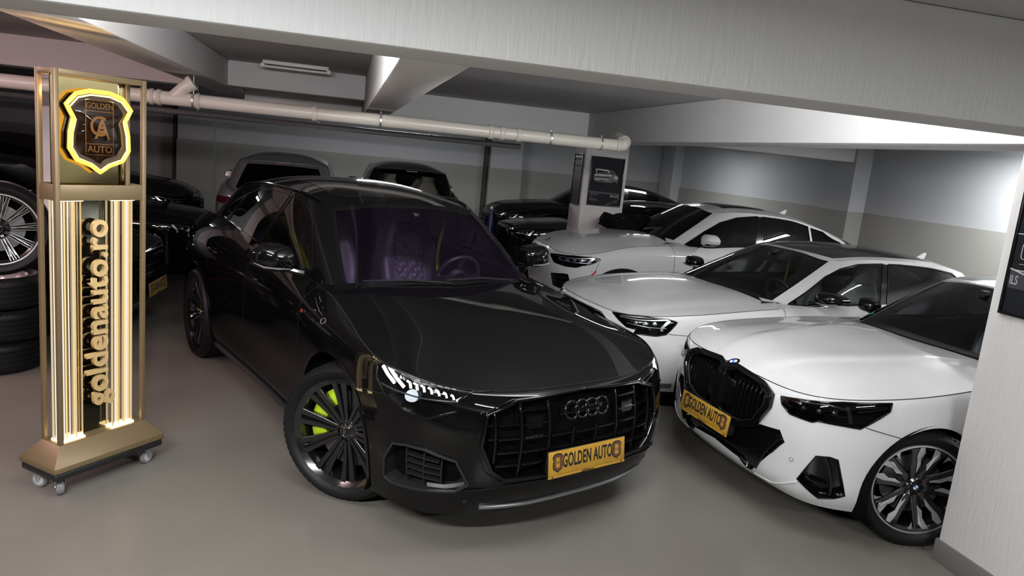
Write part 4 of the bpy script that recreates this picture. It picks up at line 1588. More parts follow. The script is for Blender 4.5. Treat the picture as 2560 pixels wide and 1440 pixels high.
# ------------------------------------------------------------------ the black coupe-SUV in the middle
def build_q8():
    e = thing('luxury_suv', 'glossy black coupe SUV with lit headlights and lime brake calipers, beside gold sign tower', 'car', (.919, 4.281, 0), math.radians(-65.86))
    F = dict(
        paint='paint_black', step=.04,
        arches=[(-.10, .40, .445, .435), (-2.995, .40, .44, .435)],
        arch_trim='gloss_black',
        panels=[('front_bumper', [(.9, -.1, .19), (.9, .3, .19), (.6, .75, .19), (.31, .90, .19), (.31, .97, .42), (.30, .975, .66), (.24, .975, .745), (.457, .934, .772), (.35, .93, .92), (.61, .75, .9), (.79, .52, .86), (.85, -.1, .85)]),
                ('fender', [(.24, .975, .745), (.457, .934, .772), (.35, .93, .93), (0, .88, 1.0), (-.5, .83, 1.1), (-.66, .85, 1.12), (-.675, .93, 1.02), (-.634, .971, .817), (-.66, .97, .617), (-.71, .95, .40), (-.70, .90, .19), (0, .9, .19), (.31, .9, .19), (.31, .97, .42), (.30, .975, .66)]),
                ('door', [(-.66, .85, 1.12), (-.675, .93, 1.02), (-.634, .971, .817), (-.66, .97, .617), (-.71, .95, .36), (-1.74, .95, .34), (-1.76, .958, .7), (-1.72, .85, 1.2)]),
                ('door', [(-1.74, .95, .34), (-1.76, .958, .7), (-1.72, .85, 1.2), (-2.72, .82, 1.25), (-2.74, .95, 1.0), (-2.60, .985, .86), (-2.50, .98, .70), (-2.42, .97, .36)]),
                ('sill', [(-.60, .9, .185), (-.62, .96, .33), (-2.48, .96, .33), (-2.5, .9, .185)]),
                ],
        holes=[('headlight', [(.348, .93, .918), (.47, .865, .906), (.609, .754, .886), (.71, .64, .866), (.785, .527, .848), (.765, .62, .828), (.77, .708, .810), (.784, .719, .763), (.701, .826, .717), (.585, .894, .724), (.457, .934, .769), (.38, .95, .84)]),
               ('grille', [(.87, -.03, .815), (.868, .427, .806), (.850, .585, .752), (.86, .612, .60), (.885, .555, .47), (.90, .48, .415), (.935, -.03, .405)]),
               ('air_intake', [(.545, .915, .547), (.62, .88, .562), (.702, .836, .562), (.809, .717, .522), (.845, .655, .40), (.80, .70, .358), (.662, .839, .337), (.52, .90, .326), (.475, .915, .345), (.49, .93, .45)])],
        windows=[('front_window', [(-1.2, .85, 1.165), (-.826, .81, 1.155), (-1.0, .745, 1.31), (-1.121, .705, 1.421), (-1.225, .685, 1.492), (-1.39, .68, 1.552), (-1.58, .68, 1.572), (-1.74, .84, 1.195)]),
                 ('rear_window_side', [(-1.63, .68, 1.572), (-1.95, .68, 1.572), (-2.25, .68, 1.553), (-2.52, .70, 1.478), (-2.70, .81, 1.24), (-2.4, .825, 1.222), (-1.79, .845, 1.20)]),
                 ('quarter_window', [(-2.56, .70, 1.464), (-2.75, .72, 1.385), (-2.98, .78, 1.275), (-2.90, .80, 1.255), (-2.74, .81, 1.245)])],
        window_mat=dict(front_window='glass_mid', rear_window_side='glass_dark', quarter_window='glass_dark'),
        ws_glass='glass_purple', lining='cabin_dark', tub_z=1.02,
        roof_regions=[('panoramic_roof', [(-1.27, -.02, 1.60), (-1.29, .40, 1.60), (-1.40, .47, 1.60), (-2.75, .47, 1.60), (-2.85, .40, 1.58), (-2.86, -.02, 1.60)])], panel_mat=dict(panoramic_roof='gloss_black'),
        seams=[('b', [(-.66, .85, 1.11), (-.675, .93, 1.02), (-.634, .971, .817), (-.66, .97, .617), (-.71, .95, .36)]),
               ('b', [(-1.74, .95, .34), (-1.76, .958, .7), (-1.72, .85, 1.2)]),
               ('b', [(-2.72, .82, 1.25), (-2.74, .95, 1.0), (-2.60, .985, .86)]),
               ('b', [(-.71, .95, .34), (-1.5, .95, .335), (-2.42, .97, .34)]),
               ('b', [(.24, .975, .745), (.457, .934, .772)]),
               ('r', [(-1.27, 0, 1.60), (-1.29, .40, 1.60), (-1.40, .47, 1.60), (-2.0, .47, 1.62), (-2.75, .47, 1.60), (-2.85, .40, 1.58), (-2.86, 0, 1.60)])],
    )
    b, h, g, r, pc, pg = car_base(e, Q8, F)
    # ---- headlights
    hl = opening(e, b, pg['headlight'], pc['headlight'], .085, 'headlight', 'gloss_black', 'gloss_black', (.010, .010, .0))
    for sd, q in hl.items():
        sg = side_sign(sd)
        b.emit('lens', pc['headlight'], 'lens_clear', q, off=.001, side=sd)
        def strip(pts, w, d=.020, m='led_white', nm='light_strip', hh=.010):
            mb = MB()
            barrel(mb, b, poly3(b, pts, closed=False, step=.01), w, hh, -d, sg)
            mb.build(nm, m, q, fix=True)
        strip([(.383, .935, .905), (.43, .935, .873), (.488, .918, .838)], .014)
        strip([(.425, .915, .908), (.485, .908, .868), (.548, .896, .833)], .014)
        # row of eight claws
        A, B = np.array([.566, .872, .848]), np.array([.752, .728, .828])
        for k in range(7):
            t = k / 6
            c = A + (B - A) * t
            dx = np.array([.022, -.018, 0])
            strip([c + np.array([-.012, .010, .022]) * (1 - .35 * t), c + np.array([.004, .0, .014]) * (1 - .35 * t), c + np.array([.014, -.004, -.014]) * (1 - .25 * t)], .0095)
        strip([(.40, .94, .815), (.50, .91, .806), (.64, .85, .803), (.765, .715, .808)], .006, .012, 'lamp_grey', 'trim_strip')
        strip([(.766, .715, .812), (.78, .60, .832), (.787, .53, .846)], .014, .012, 'led_soft', 'light_strip', .006)
        strip([(.355, .925, .912), (.61, .752, .880), (.785, .53, .845)], .004, .010, 'lamp_grey', 'trim_strip')
        P, rot = on_surf(b, (.572, .892, .789), -.045)
        if sd == 'r': P, rot = mirror_frame(P, rot)
        MB().lathe([(.001, .020), (.014, .016), (.024, .006), (.030, -.01), (.032, -.03)], 24, axis='z').build('projector', 'led_soft', q, smooth=True, loc=P, rot=rot)
        for k, p in enumerate(((.50, .895, .88), (.58, .83, .875), (.66, .765, .865))):
            P, rot = on_surf(b, p, -.05)
            if sd == 'r': P, rot = mirror_frame(P, rot)
            MB().lathe([(.001, .010), (.010, .008), (.017, -.004), (.019, -.02)], 20, axis='z').build('projector', 'chrome', q, smooth=True, loc=P, rot=rot)
    # ---- grille
    gq = child('grille', e)
    gpoly = pg['grille']
    gopen = open_poly(gpoly)
    for sg in (1, -1):
        mb = MB()
        wall_in(mb, b, gopen, .07, sg, False)
        mb.build('recess_wall', 'gloss_black', gq, fix=False)
    b.emit('recess_back', pc['grille'], 'matte_black', gq, off=-.07)
    for sg in (1, -1):
        mb = MB()
        barrel(mb, b, gopen, .016, .022, .004, sg)
        mb.build('grille_frame', 'gloss_black', gq, bevel=.003)
        mb = MB()
        c = np.array([0, b.v(3.2)])
        barrel(mb, b, c + (gopen - c) * 1.05, .006, .008, .002, sg)
        mb.build('grille_frame', 'gloss_black', gq, bevel=.002)
    ys = [-.66, -.545, -.405, -.24, -.08, .08, .24, .405, .545, .66]

    def half(y):  # height range of the opening at |y|
        a = abs(y)
        return (.418 if a < .46 else .418 + (a - .46) * 1.0, .800 if a < .44 else .800 - (a - .44) * .32)
    for y in ys[1:-1]:
        lo, hi = half(y)
        if abs(y) < .1: hi = .640
        uv = b.poly([(abs(y), lo), (abs(y), hi)], 'front', 0, 4, .03, closed=False)
        mb = MB()
        barrel(mb, b, uv, .012, .03, -.020, 1 if y > 0 else -1)
        mb.build('grille_bar', 'gloss_black', gq, bevel=.002)
    for i in range(len(ys) - 1):
        ya, yb = ys[i] + .012, ys[i + 1] - .012
        ym = (ya + yb) / 2
        if abs(ym) > .58: ya, yb = (ya + .065, yb) if ym < 0 else (ya, yb - .065)
        off = .0
        for z in (.475, .545, .615, .685, .755):
            z = z + .012 * (abs(ym) / .5)
            lo, hi = half(ym)
            if not lo + .03 < z < hi - .025: continue
            if abs(ym) < .18 and z > .66: continue
            if abs(ym) < .3 and z < .54: continue
            if ya * yb < 0:
                for a, c2, s2 in ((0, -ya, -1), (0, yb, 1)):
                    uv = b.poly([(a, z), (c2, z)], 'front', 0, 4, .03, closed=False)
                    mb = MB()
                    barrel(mb, b, uv, .009, .03, -.018, s2)
                    mb.build('grille_bar', 'gloss_black', gq)
                continue
            a, c2 = sorted((abs(ya), abs(yb)))
            uv = b.poly([(a, z), (c2, z)], 'front', 0, 4, .03, closed=False)
            mb = MB()
            barrel(mb, b, uv, .009, .03, -.018, 1 if ym > 0 else -1)
            mb.build('grille_bar', 'gloss_black', gq)
    for sg in (1, -1):
        uv = poly3(b, [(.87, .28, .72), (.87, .37, .72), (.87, .37, .66), (.87, .28, .66)])
        b.emit('radar_cover', b.cut([('q', uv)], .05)['q'], 'gloss_black', gq, off=-.008, side='l' if sg > 0 else 'r')
    t = text_mesh('quattro', .024, .001, .0002, 1.45, parent=gq, mat='mark_dim', name='grille_script')
    t.location, rt = on_surf(b, (.88, .33, .625), -.004)
    P, rot = mirror_frame(Vector(t.location), rt)
    t.location, t.rotation_euler = P, rot
    # four rings
    for i in range(4):
        y = (i - 1.5) * .070
        P, rot = on_surf(b, (.87, max(abs(y), .001), .722), .012)
        if y < 0: P, rot = mirror_frame(P, rot)
        MB().tube([(.0455 * math.cos(a), .0455 * math.sin(a), 0) for a in np.linspace(0, 2 * PI, 37)[:-1]], .0075, 10, closed=True).build('emblem_ring', 'gloss_black', gq, smooth=True, loc=P, rot=rot)
    MB().box((-.15, -.02, -.03), (.15, .02, -.004)).build('emblem_mount', 'gloss_black', gq, loc=(.905, 0, .722), rot=(PI / 2, 0, PI / 2), bevel=.008)
    plate(e, (.965, .018, .470), (math.radians(82), 0, PI / 2), .555, .145)
    MB().box((-.26, -.065, -.05), (.26, .065, -.006)).build('plate_holder', 'black_plastic', e, loc=(.965, .018, .470), rot=(math.radians(82), 0, PI / 2), bevel=.01)
    # ---- side intakes
    iq = opening(e, b, pg['air_intake'], pc['air_intake'], .075, 'air_intake', 'matte_black', 'satin_black', (.012, .016, .004), 'satin_black')
    for sd, q in iq.items():
        sg = side_sign(sd)
        for z in (.395, .43, .465, .50):
            mb = MB()
            barrel(mb, b, poly3(b, [(.60, .872, z + .012), (.69, .825, z + .006), (.765 - (z - .4) * .3, .76, z)], closed=False, step=.03), .009, .03, -.028, sg)
            mb.build('intake_slat', 'black_plastic', q)
        for p, z0, z1 in (((.605, .872), .365, .54), ((.69, .822), .37, .535), ((.76, .765), .39, .51)):
            mb = MB()
            barrel(mb, b, poly3(b, [(p[0], p[1], z0), (p[0], p[1], z1)], closed=False, step=.03), .008, .035, -.032, sg)
            mb.build('intake_slat', 'black_plastic', q)
        mb = MB()
        barrel(mb, b, poly3(b, [(.70, .80, .372), (.77, .745, .372), (.835, .668, .392)], closed=False, step=.02), .022, .008, -.012, sg)
        mb.build('intake_trim', 'silver_satin', q)
    # ---- front lip
    for sg in (1, -1):
        mb = MB()
        barrel(mb, b, poly3(b, [(.85, -.001, .262), (.84, .3, .262), (.80, .56, .275)], closed=False, step=.03), .020, .016, .006, sg)
        mb.build('front_lip', 'silver_satin', e, bevel=.003)
        mb = MB()
        barrel(mb, b, poly3(b, [(.9, -.001, .375), (.88, .45, .385), (.82, .66, .365)], closed=False, step=.03), .010, .010, .002, sg)
        mb.build('bumper_crease', 'gloss_black', e, bevel=.002)
        mb = MB()
        P, rot = on_surf(b, (.44, .93, .44), .001)
        for p in ((.38, .94, .47), (.80, .64, .30)):
            P, rot = on_surf(b, p, .001)
            if sg < 0: P, rot = mirror_frame(P, rot)
            MB().lathe([(.001, .002), (.008, .002), (.010, .0005), (.0125, .0)], 16, axis='z').build('parking_sensor', 'satin_black', e, loc=P, rot=rot)
    # ---- mirrors, handles, badges
    for sd in 'lr':
        mirror(e, sd, (-.88, 1.05, 1.222), 'paint_black', .17, .138, .098, 'gloss_black', (.06, -.18, -.02), 'silver_satin')
        sg = side_sign(sd)
        for x, y, z in ((-1.55, .955, .985), (-2.50, .97, 1.02)):
            mb = MB().tube([(x + .11, (y + .002) * sg, z - .004), (x + .09, (y + .022) * sg, z), (x - .09, (y + .026) * sg, z + .008), (x - .11, (y + .004) * sg, z + .008)], [.008, .011, .011, .008], 8)
            mb.build('door_handle', 'gloss_black', e, smooth=True)
        P, rot = on_surf(b, (-.60, .96, .955), .002)
        if sd == 'r': P, rot = mirror_frame(P, rot)
        bd = MB().box((-.022, -.011, 0), (-.006, .011, .002)).build('side_badge', 'red_enamel', e, loc=P, rot=rot)
        t = text_mesh('RS', .022, .0006, .0008, .8, parent=bd, mat='chrome', name='badge_letters')
        t.location = (.012, 0, .001)
        P, rot = on_surf(b, (-.31, .95, .962), .001)
        if sd == 'r': P, rot = mirror_frame(P, rot)
        MB().tube([(.026 * math.cos(a), .018 * math.sin(a), 0) for a in np.linspace(0, 2 * PI, 25)[:-1]], .0022, 5, closed=True).build('side_marker', 'grey_mark', e, loc=P, rot=rot, smooth=True)
        # sill blade
        mb = MB()
        barrel(mb, b, poly3(b, [(-.66, .93, .262), (-1.5, .93, .25), (-2.45, .93, .262)], closed=False, step=.05), .030, .028, .012, sg)
        mb.build('side_blade', 'satin_black', e, bevel=.004)
        # roof rails
        ru = np.linspace(g.u(2.6), g.u(6.9), 30)
        P = g.S(ru, np.full(30, g.V)) * [1, sg, 1] + [0, -.030 * sg, .014]
        MB().tube(P, .007, 8).build('roof_rail', 'gloss_black', e, smooth=True)
    # wipers
    for y0, y1 in ((.55, -.05), (-.02, -.60)):
        P = g.S([g.u(0) + abs(y0), g.u(0) + abs((y0 + y1) / 2), g.u(0) + abs(y1)], [.02, .035, .03])
        pts = [(P[0][0] + .01, y0, P[0][2] + .004), (P[1][0], (y0 + y1) / 2, P[1][2] + .012), (P[2][0], y1, P[2][2] + .012)]
        MB().tube(pts, .007, 6).build('wiper', 'black_plastic', e, smooth=True)
    # ---- cabin
    dashboard(e, -.50, 1.07)
    seat(e, (-1.42, -.37, .62), 'leather_black', True, h=.86)
    seat(e, (-1.42, .37, .62), 'leather_black', True, h=.86)
    seat(e, (-2.35, -.38, .66), 'leather_black', False, 'rear_seat', h=.72)
    seat(e, (-2.35, .38, .66), 'leather_black', False, 'rear_seat', h=.72)
    steering_wheel(e, (-.98, .37, 1.06), .185)
    rear_view_mirror(e, (-1.05, .0, 1.43), .12)
    for sg in (1, -1):
        strap(e, [(-1.72, .70 * sg, 1.40), (-1.66, .62 * sg, 1.22), (-1.56, .56 * sg, 1.02), (-1.45, .60 * sg, .70)], .048, 'belt_lime', nrm=(1, .5 * sg, 0))
        strap(e, [(-2.55, .62 * sg, 1.36), (-2.52, .56 * sg, 1.2), (-2.46, .5 * sg, .95)], .048, 'belt_lime', nrm=(1, .5 * sg, 0))
    # ---- wheels
    for sd in 'lr':
        sg = side_sign(sd)
        wheel(e, (-.06, .845 * sg, .394), sd, .394, .306, .275, 'twin', 34, 'caliper_lime', .15)
        wheel(e, (-2.995, .855 * sg, .394), sd, .394, .306, .275, 'twin', 0, 'caliper_lime', .3)
    return e


build_q8()


# ------------------------------------------------------------------ white saloon with the black kidney grille
def build_b5():
    x, y, a = POSES['b5']
    e = thing('saloon_car', 'white saloon with black kidney grille and two-tone wheel, beside the textured pillar', 'car', (x, y, 0), math.radians(a))
    F = dict(
        paint='paint_white', step=.035,
        arches=[(.03, .355, .395, .385), (-2.995, .355, .39, .385)],
        panels=[('front_bumper', [(.75, -.1, .19), (.7, .5, .19), (.42, .82, .19), (.41, .88, .40), (.37, .896, .6), (.231, .922, .673), (.457, .855, .723), (.324, .867, .885), (.55, .76, .86), (.70, .55, .84), (.75, -.1, .84)]),
                ('fender', [(.231, .922, .673), (.457, .855, .723), (.33, .86, .90), (-.3, .88, .95), (-.72, .86, .98), (-.70, .93, .80), (-.66, .935, .55), (-.70, .92, .30), (-.70, .88, .16), (.4, .85, .19), (.41, .88, .40), (.37, .896, .6)]),
                ('door', [(-.72, .83, 1.0), (-.70, .93, .80), (-.66, .935, .55), (-.70, .92, .28), (-2.0, .92, .28), (-2.05, .935, .6), (-2.1, .83, 1.0)]),
                ('door', [(-2.0, .92, .28), (-2.05, .935, .6), (-2.1, .83, 1.0), (-3.0, .80, 1.03), (-2.9, .93, .85), (-2.62, .945, .62), (-2.5, .93, .28)])],
        holes=[('kidney', [(.77, -.02, .790), (.752, .081, .822), (.754, .249, .812), (.751, .353, .803), (.755, .434, .767), (.766, .442, .703), (.783, .368, .568), (.791, .263, .522), (.798, .06, .508), (.80, -.02, .548)]),
               ('lower_grille', [(.783, .40, .575), (.75, .538, .593), (.736, .578, .533), (.745, .354, .262), (.74, .31, .252), (.771, .245, .300), (.779, -.02, .325), (.80, -.02, .515), (.795, .15, .500), (.789, .29, .520)]),
               ('headlight', [(.742, .488, .780), (.698, .597, .800), (.55, .764, .838), (.324, .873, .868), (.34, .883, .823), (.42, .866, .761), (.484, .843, .712), (.556, .8, .714), (.654, .711, .711), (.672, .689, .697), (.73, .573, .703), (.744, .512, .741)]),
               ('air_intake', [(.647, .735, .515), (.596, .784, .527), (.561, .809, .52), (.535, .82, .44), (.49, .832, .313), (.53, .80, .285), (.589, .746, .263), (.684, .663, .346)])],
        windows=[('front_window', [(-1.15, .80, 1.0), (-1.45, .68, 1.2), (-1.72, .62, 1.325), (-2.02, .62, 1.35), (-2.1, .82, 1.01)]),
                 ('rear_window_side', [(-2.08, .62, 1.35), (-2.5, .615, 1.34), (-2.85, .60, 1.29), (-3.15, .68, 1.16), (-3.2, .70, 1.06), (-2.16, .82, 1.01)])],
        window_mat=dict(front_window='glass_clear', rear_window_side='glass_mid'),
        ws_glass='glass_clear', lining='cabin_grey', tub_z=.90, ws_v=(.12, 1.9),
        roof_regions=[('panoramic_roof', [(-1.50, -.02, 1.40), (-1.52, .30, 1.40), (-1.62, .53, 1.38), (-2.2, .56, 1.40), (-2.85, .53, 1.37), (-2.9, -.02, 1.39)])],
        panel_mat=dict(panoramic_roof='gloss_black'),
        seams=[('b', [(.457, .855, .723), (.231, .922, .673)]),
               ('b', [(-.72, .83, .99), (-.70, .93, .80), (-.66, .935, .55), (-.70, .92, .28)]),
               ('b', [(-2.0, .92, .28), (-2.05, .935, .6), (-2.1, .83, 1.0)])],
    )
    b, h, g, r, pc, pg = car_base(e, B5, F)
    q = child('kidney_grille', e)
    for sg in (1, -1):
        mb = MB()
        wall_in(mb, b, pg['kidney'], .06, sg)
        mb.build('recess_wall', 'gloss_black', q, fix=False)
        mb = MB()
        barrel(mb, b, pg['kidney'], .036, .05, .006, sg, True)
        mb.build('grille_frame', 'gloss_black', q, bevel=.008)
        c = np.array([b.u(.62), b.v(4.3)])
        mb = MB()
        barrel(mb, b, c + (pg['kidney'] - c) * .88, .005, .010, .014, sg, True)
        mb.build('grille_frame', 'grey_mark' if 0 else 'satin_black', q)
        for k in range(7):
            yy = .155 + .038 * k
            lo, hi = (.545 + .0 * k, .775 - max(0, k - 5) * .02)
            lo += max(0, yy - .30) * 1.0
            mb = MB()
            barrel(mb, b, b.poly([(yy, lo), (yy, hi)], 'front', 0, 4, .03, closed=False), .016, .026, -.014, sg)
            mb.build('grille_bar', 'gloss_black', q, bevel=.003)
    b.emit('recess_back', pc['kidney'], 'matte_black', q, off=-.06)
    MB().box((-.13, -.075, -.04), (.13, .10, 0)).build('radar_cover', 'gloss_black', q, loc=(.798, 0, .655), rot=(math.radians(84), 0, PI / 2), bevel=.008)
    lq = child('lower_grille', e)
    b.emit('grille_panel', pc['lower_grille'], 'gloss_black', lq, off=-.022)
    for sg in (1, -1):
        mb = MB()
        wall_in(mb, b, open_poly(pg['lower_grille']), .03, sg, False)
        mb.build('recess_wall', 'gloss_black', lq, fix=False)
        mb = MB()
        barrel(mb, b, poly3(b, [(.76, .40, .30), (.765, .46, .42), (.745, .54, .535)], closed=False), .018, .05, -.012, sg)
        mb.build('intake_blade', 'gloss_black', lq, bevel=.004)
        mb = MB()
        barrel(mb, b, poly3(b, [(.765, .46, .425), (.75, .50, .44), (.735, .555, .52)], closed=False), .014, .035, -.012, sg)
        mb.build('intake_blade', 'gloss_black', lq, bevel=.004)
        mb = MB()
        barrel(mb, b, poly3(b, [(.79, .0, .36), (.785, .2, .36), (.765, .38, .40)], closed=False), .012, .03, -.012, sg)
        mb.build('intake_blade', 'gloss_black', lq, bevel=.004)
    iq = opening(e, b, pg['air_intake'], pc['air_intake'], .05, 'air_intake', 'gloss_black', 'gloss_black', (.006, .006, .001))
    for sd, qq in iq.items():
        sg = side_sign(sd)
        mb = MB()
        barrel(mb, b, poly3(b, [(.61, .765, .522), (.585, .788, .45), (.555, .79, .36), (.55, .785, .285)], closed=False), .016, .05, -.028, sg)
        mb.build('intake_blade', 'gloss_black', qq, bevel=.005)
        mb = MB()
        barrel(mb, b, poly3(b, [(.67, .69, .362), (.62, .74, .352), (.575, .78, .35)], closed=False), .010, .03, -.03, sg)
        mb.build('intake_blade', 'gloss_black', qq, bevel=.003)
    plate(e, (.852, -.06, .478), (math.radians(84), 0, PI / 2 + .02), .535, .138)
    MB().box((-.25, -.06, -.07), (.25, .06, -.006)).build('plate_holder', 'black_plastic', e, loc=(.852, -.06, .478), rot=(math.radians(84), 0, PI / 2), bevel=.01)
    P, rot = on_surf(h, (.732, .001, .840), .003)
    roundel(e, P, rot, .041)
    hl = opening(e, b, pg['headlight'], pc['headlight'], .07, 'headlight', 'matte_black', 'gloss_black', (.007, .007, .0))
    for sd, qq in hl.items():
        sg = side_sign(sd)
        b.emit('lens', pc['headlight'], 'lens_smoke', qq, off=.001, side=sd)

        def strip(pts, w, d, m, nm='light_strip', hh=.008):
            mb = MB()
            barrel(mb, b, poly3(b, pts, closed=False, step=.02), w, hh, -d, sg)
            mb.build(nm, m, qq, fix=True)
        strip([(.545, .785, .818), (.538, .80, .80), (.525, .818, .732)], .020, .012, 'lamp_grey')
        strip([(.70, .60, .792), (.60, .72, .806), (.53, .79, .80)], .008, .012, 'lamp_grey', 'trim_strip')
        strip([(.50, .825, .80), (.42, .86, .82), (.345, .878, .838)], .006, .015, 'lamp_grey', 'trim_strip')
        strip([(.73, .565, .75), (.62, .72, .755), (.53, .81, .762)], .004, .02, 'chrome', 'trim_strip')
        for p in ((.70, .62, .755), (.645, .69, .76), (.585, .75, .768)):
            P, rot = on_surf(b, p, -.03)
            if sd == 'r': P, rot = mirror_frame(P, rot)
            MB().lathe([(.001, .008), (.012, .006), (.020, -.004), (.023, -.02)], 20, axis='z').build('projector', 'lamp_grey', qq, smooth=True, loc=P, rot=rot)
    for sd in 'lr':
        sg = side_sign(sd)
        mirror(e, sd, (-1.27, .99, 1.035), 'gloss_black', .13, .10, .066, 'gloss_black', (.04, -.16, -.02))
        for p in ((.35, .902, .552), (.70, .62, .45)):
            P, rot = on_surf(b, p, .001)
            if sd == 'r': P, rot = mirror_frame(P, rot)
            MB().lathe([(.001, .001), (.0085, .001), (.0095, .0003), (.0115, .0006), (.0125, -.001)], 18, axis='z').build('parking_sensor', 'paint_white', e, loc=P, rot=rot)
            MB().tube([(.0105 * math.cos(t), .0105 * math.sin(t), .0005) for t in np.linspace(0, 2 * PI, 19)[:-1]], .0012, 4, closed=True).build('sensor_ring', 'gap_black', e, loc=P, rot=rot)
        mb = MB()
        barrel(mb, b, poly3(b, [(.74, .37, .245), (.70, .50, .262), (.66, .655, .335)], closed=False), .010, .010, .002, sg)
        mb.build('bumper_crease', 'paint_white', e, bevel=.003)
    dashboard(e, -.80, .985, 'cabin_grey', .74)
    for sg in (1, -1):
        s_ = seat(e, (-1.85, .36 * sg, .50), 'leather_black', h=.72)
    rear_view_mirror(e, (-1.34, 0, 1.27))
    steering_wheel(e, (-1.32, .36, .93))
    MB().prism([(.03 * math.cos(t), .018 * math.sin(t)) for t in np.linspace(0, 2 * PI, 25)[:-1]], 0, .0006).build('windscreen_sticker', 'sticker_green', e, loc=on_surf(g, (-.98, .63, 1.03), -.002)[0] * 1, rot=on_surf(g, (-.98, .63, 1.03))[1])
    for o in [e.children[-1]]:
        P, rot = on_surf(g, (-.99, .63, 1.03), .001)
        P, rot = mirror_frame(P, rot)
        o.location, o.rotation_euler = P, rot
    for sd in 'lr':
        sg = side_sign(sd)
        for wx, st in ((.0, -20), (-2.995, 0)):
            w = wheel(e, (wx, .80 * sg, .356), sd, .356, .262, .25, 'plain', st, None, .1, cap='roundel')
            facets(w, .262, .25, .1)
    return e


def facets(w, rim, W, spin):
    """bright machined faces on the ten black spokes and the rim edge"""
    h = W / 2
    A = [(.110, -.004), (.145, -.034), (.185, -.030), (rim - .014, -.060), (rim - .014, -.022), (.215, .002), (.165, -.004)]
    B = [(.085, .006), (.130, .034), (.175, .034), (.210, .062), (rim - .014, .056), (rim - .014, .026), (.200, .010), (.150, .012)]
    for k in range(10):
        a = 2 * PI * k / 10 + spin
        poly = A if k % 2 else B
        mb = MB()
        n = len(poly)
        V = []
        for d in (0, .004):
            for r, t in poly:
                tt = (r - .05) / (rim - .056)
                V.append((r, -.042 + .034 * max(tt, 0) ** 1.5 + .001 + d, t * .85))
        mb.add(V, [tuple(range(n)), tuple(range(n, 2 * n))[::-1]] + [(i, (i + 1) % n, n + (i + 1) % n, n + i) for i in range(n)])
        mb.build('spoke_facet', 'alloy_bright', w, loc=(0, h * .86, 0), rot=(0, -a, 0))
        mb = MB()
        V = []
        for d in (0, .004):
            for r, t in ((.20, .048), (rim - .016, .052), (rim - .016, .095), (rim - .03, .08), (.225, .066)):
                tt = (r - .05) / (rim - .056)
                V.append((r, -.03 + d + .018 * tt, t * .75))
        mb.add(V, [tuple(range(5)), tuple(range(5, 10))[::-1]] + [(i, (i + 1) % 5, 5 + (i + 1) % 5, 5 + i) for i in range(5)])
        if k % 2: mb.build('spoke_facet', 'alloy_bright', w, loc=(0, h * .86, 0), rot=(0, -a, 0))
    MB().lathe([(rim - .004, h * .905), (rim + .004, h * .915), (rim + .008, h * .88)], 64).build('rim_edge', 'alloy_bright', w, smooth=True)


pmat('sticker_green', (.02, .32, .20), .5)


# ------------------------------------------------------------------ white saloon in the second row
A8_PANELS = [('front_bumper', [(.8, -.1, .19), (.75, .55, .19), (.45, .83, .19), (.40, .90, .36), (.34, .924, .57), (.285, .927, .70), (.509, .87, .703), (.444, .875, .85), (.62, .76, .84), (.80, .5, .81), (.85, -.1, .80)]),
             ('fender', [(.285, .927, .70), (.509, .87, .703), (.444, .87, .86), (.0, .90, .92), (-.6, .87, .95), (-.60, .92, .89), (-.57, .95, .7), (-.62, .94, .3), (-.62, .89, .16), (.4, .87, .19), (.40, .90, .36), (.34, .924, .57)]),
             ('door', [(-.62, .84, .96), (-.60, .92, .89), (-.57, .95, .7), (-.62, .94, .28), (-1.78, .94, .28), (-1.80, .95, .6), (-1.80, .84, .97)]),
             ('door', [(-1.78, .94, .28), (-1.80, .95, .6), (-1.80, .84, .97), (-2.95, .82, 1.0), (-2.9, .94, .85), (-2.62, .955, .62), (-2.5, .95, .28)])]
A8_HL = [(.822, .473, .790), (.694, .701, .812), (.517, .844, .822), (.444, .875, .804), (.463, .876, .774), (.53, .862, .697), (.602, .832, .676), (.746, .722, .672), (.733, .73, .706), (.784, .662, .711), (.818, .571, .756)]
A8_GR = [(.87, -.02, .765), (.865, .36, .765), (.83, .50, .70), (.85, .50, .55), (.86, .38, .36), (.88, -.02, .345)]
A8_WIN = [('front_window', [(-.74, .80, .975), (-.958, .75, 1.062), (-1.221, .68, 1.197), (-1.414, .65, 1.267), (-1.62, .64, 1.305), (-1.94, .638, 1.325), (-1.79, .832, .975)]),
          ('rear_window_side', [(-2.01, .638, 1.325), (-2.14, .637, 1.325), (-2.549, .635, 1.306), (-2.9, .62, 1.26), (-3.2, .66, 1.13), (-3.22, .71, 1.03), (-1.87, .832, .98)])]


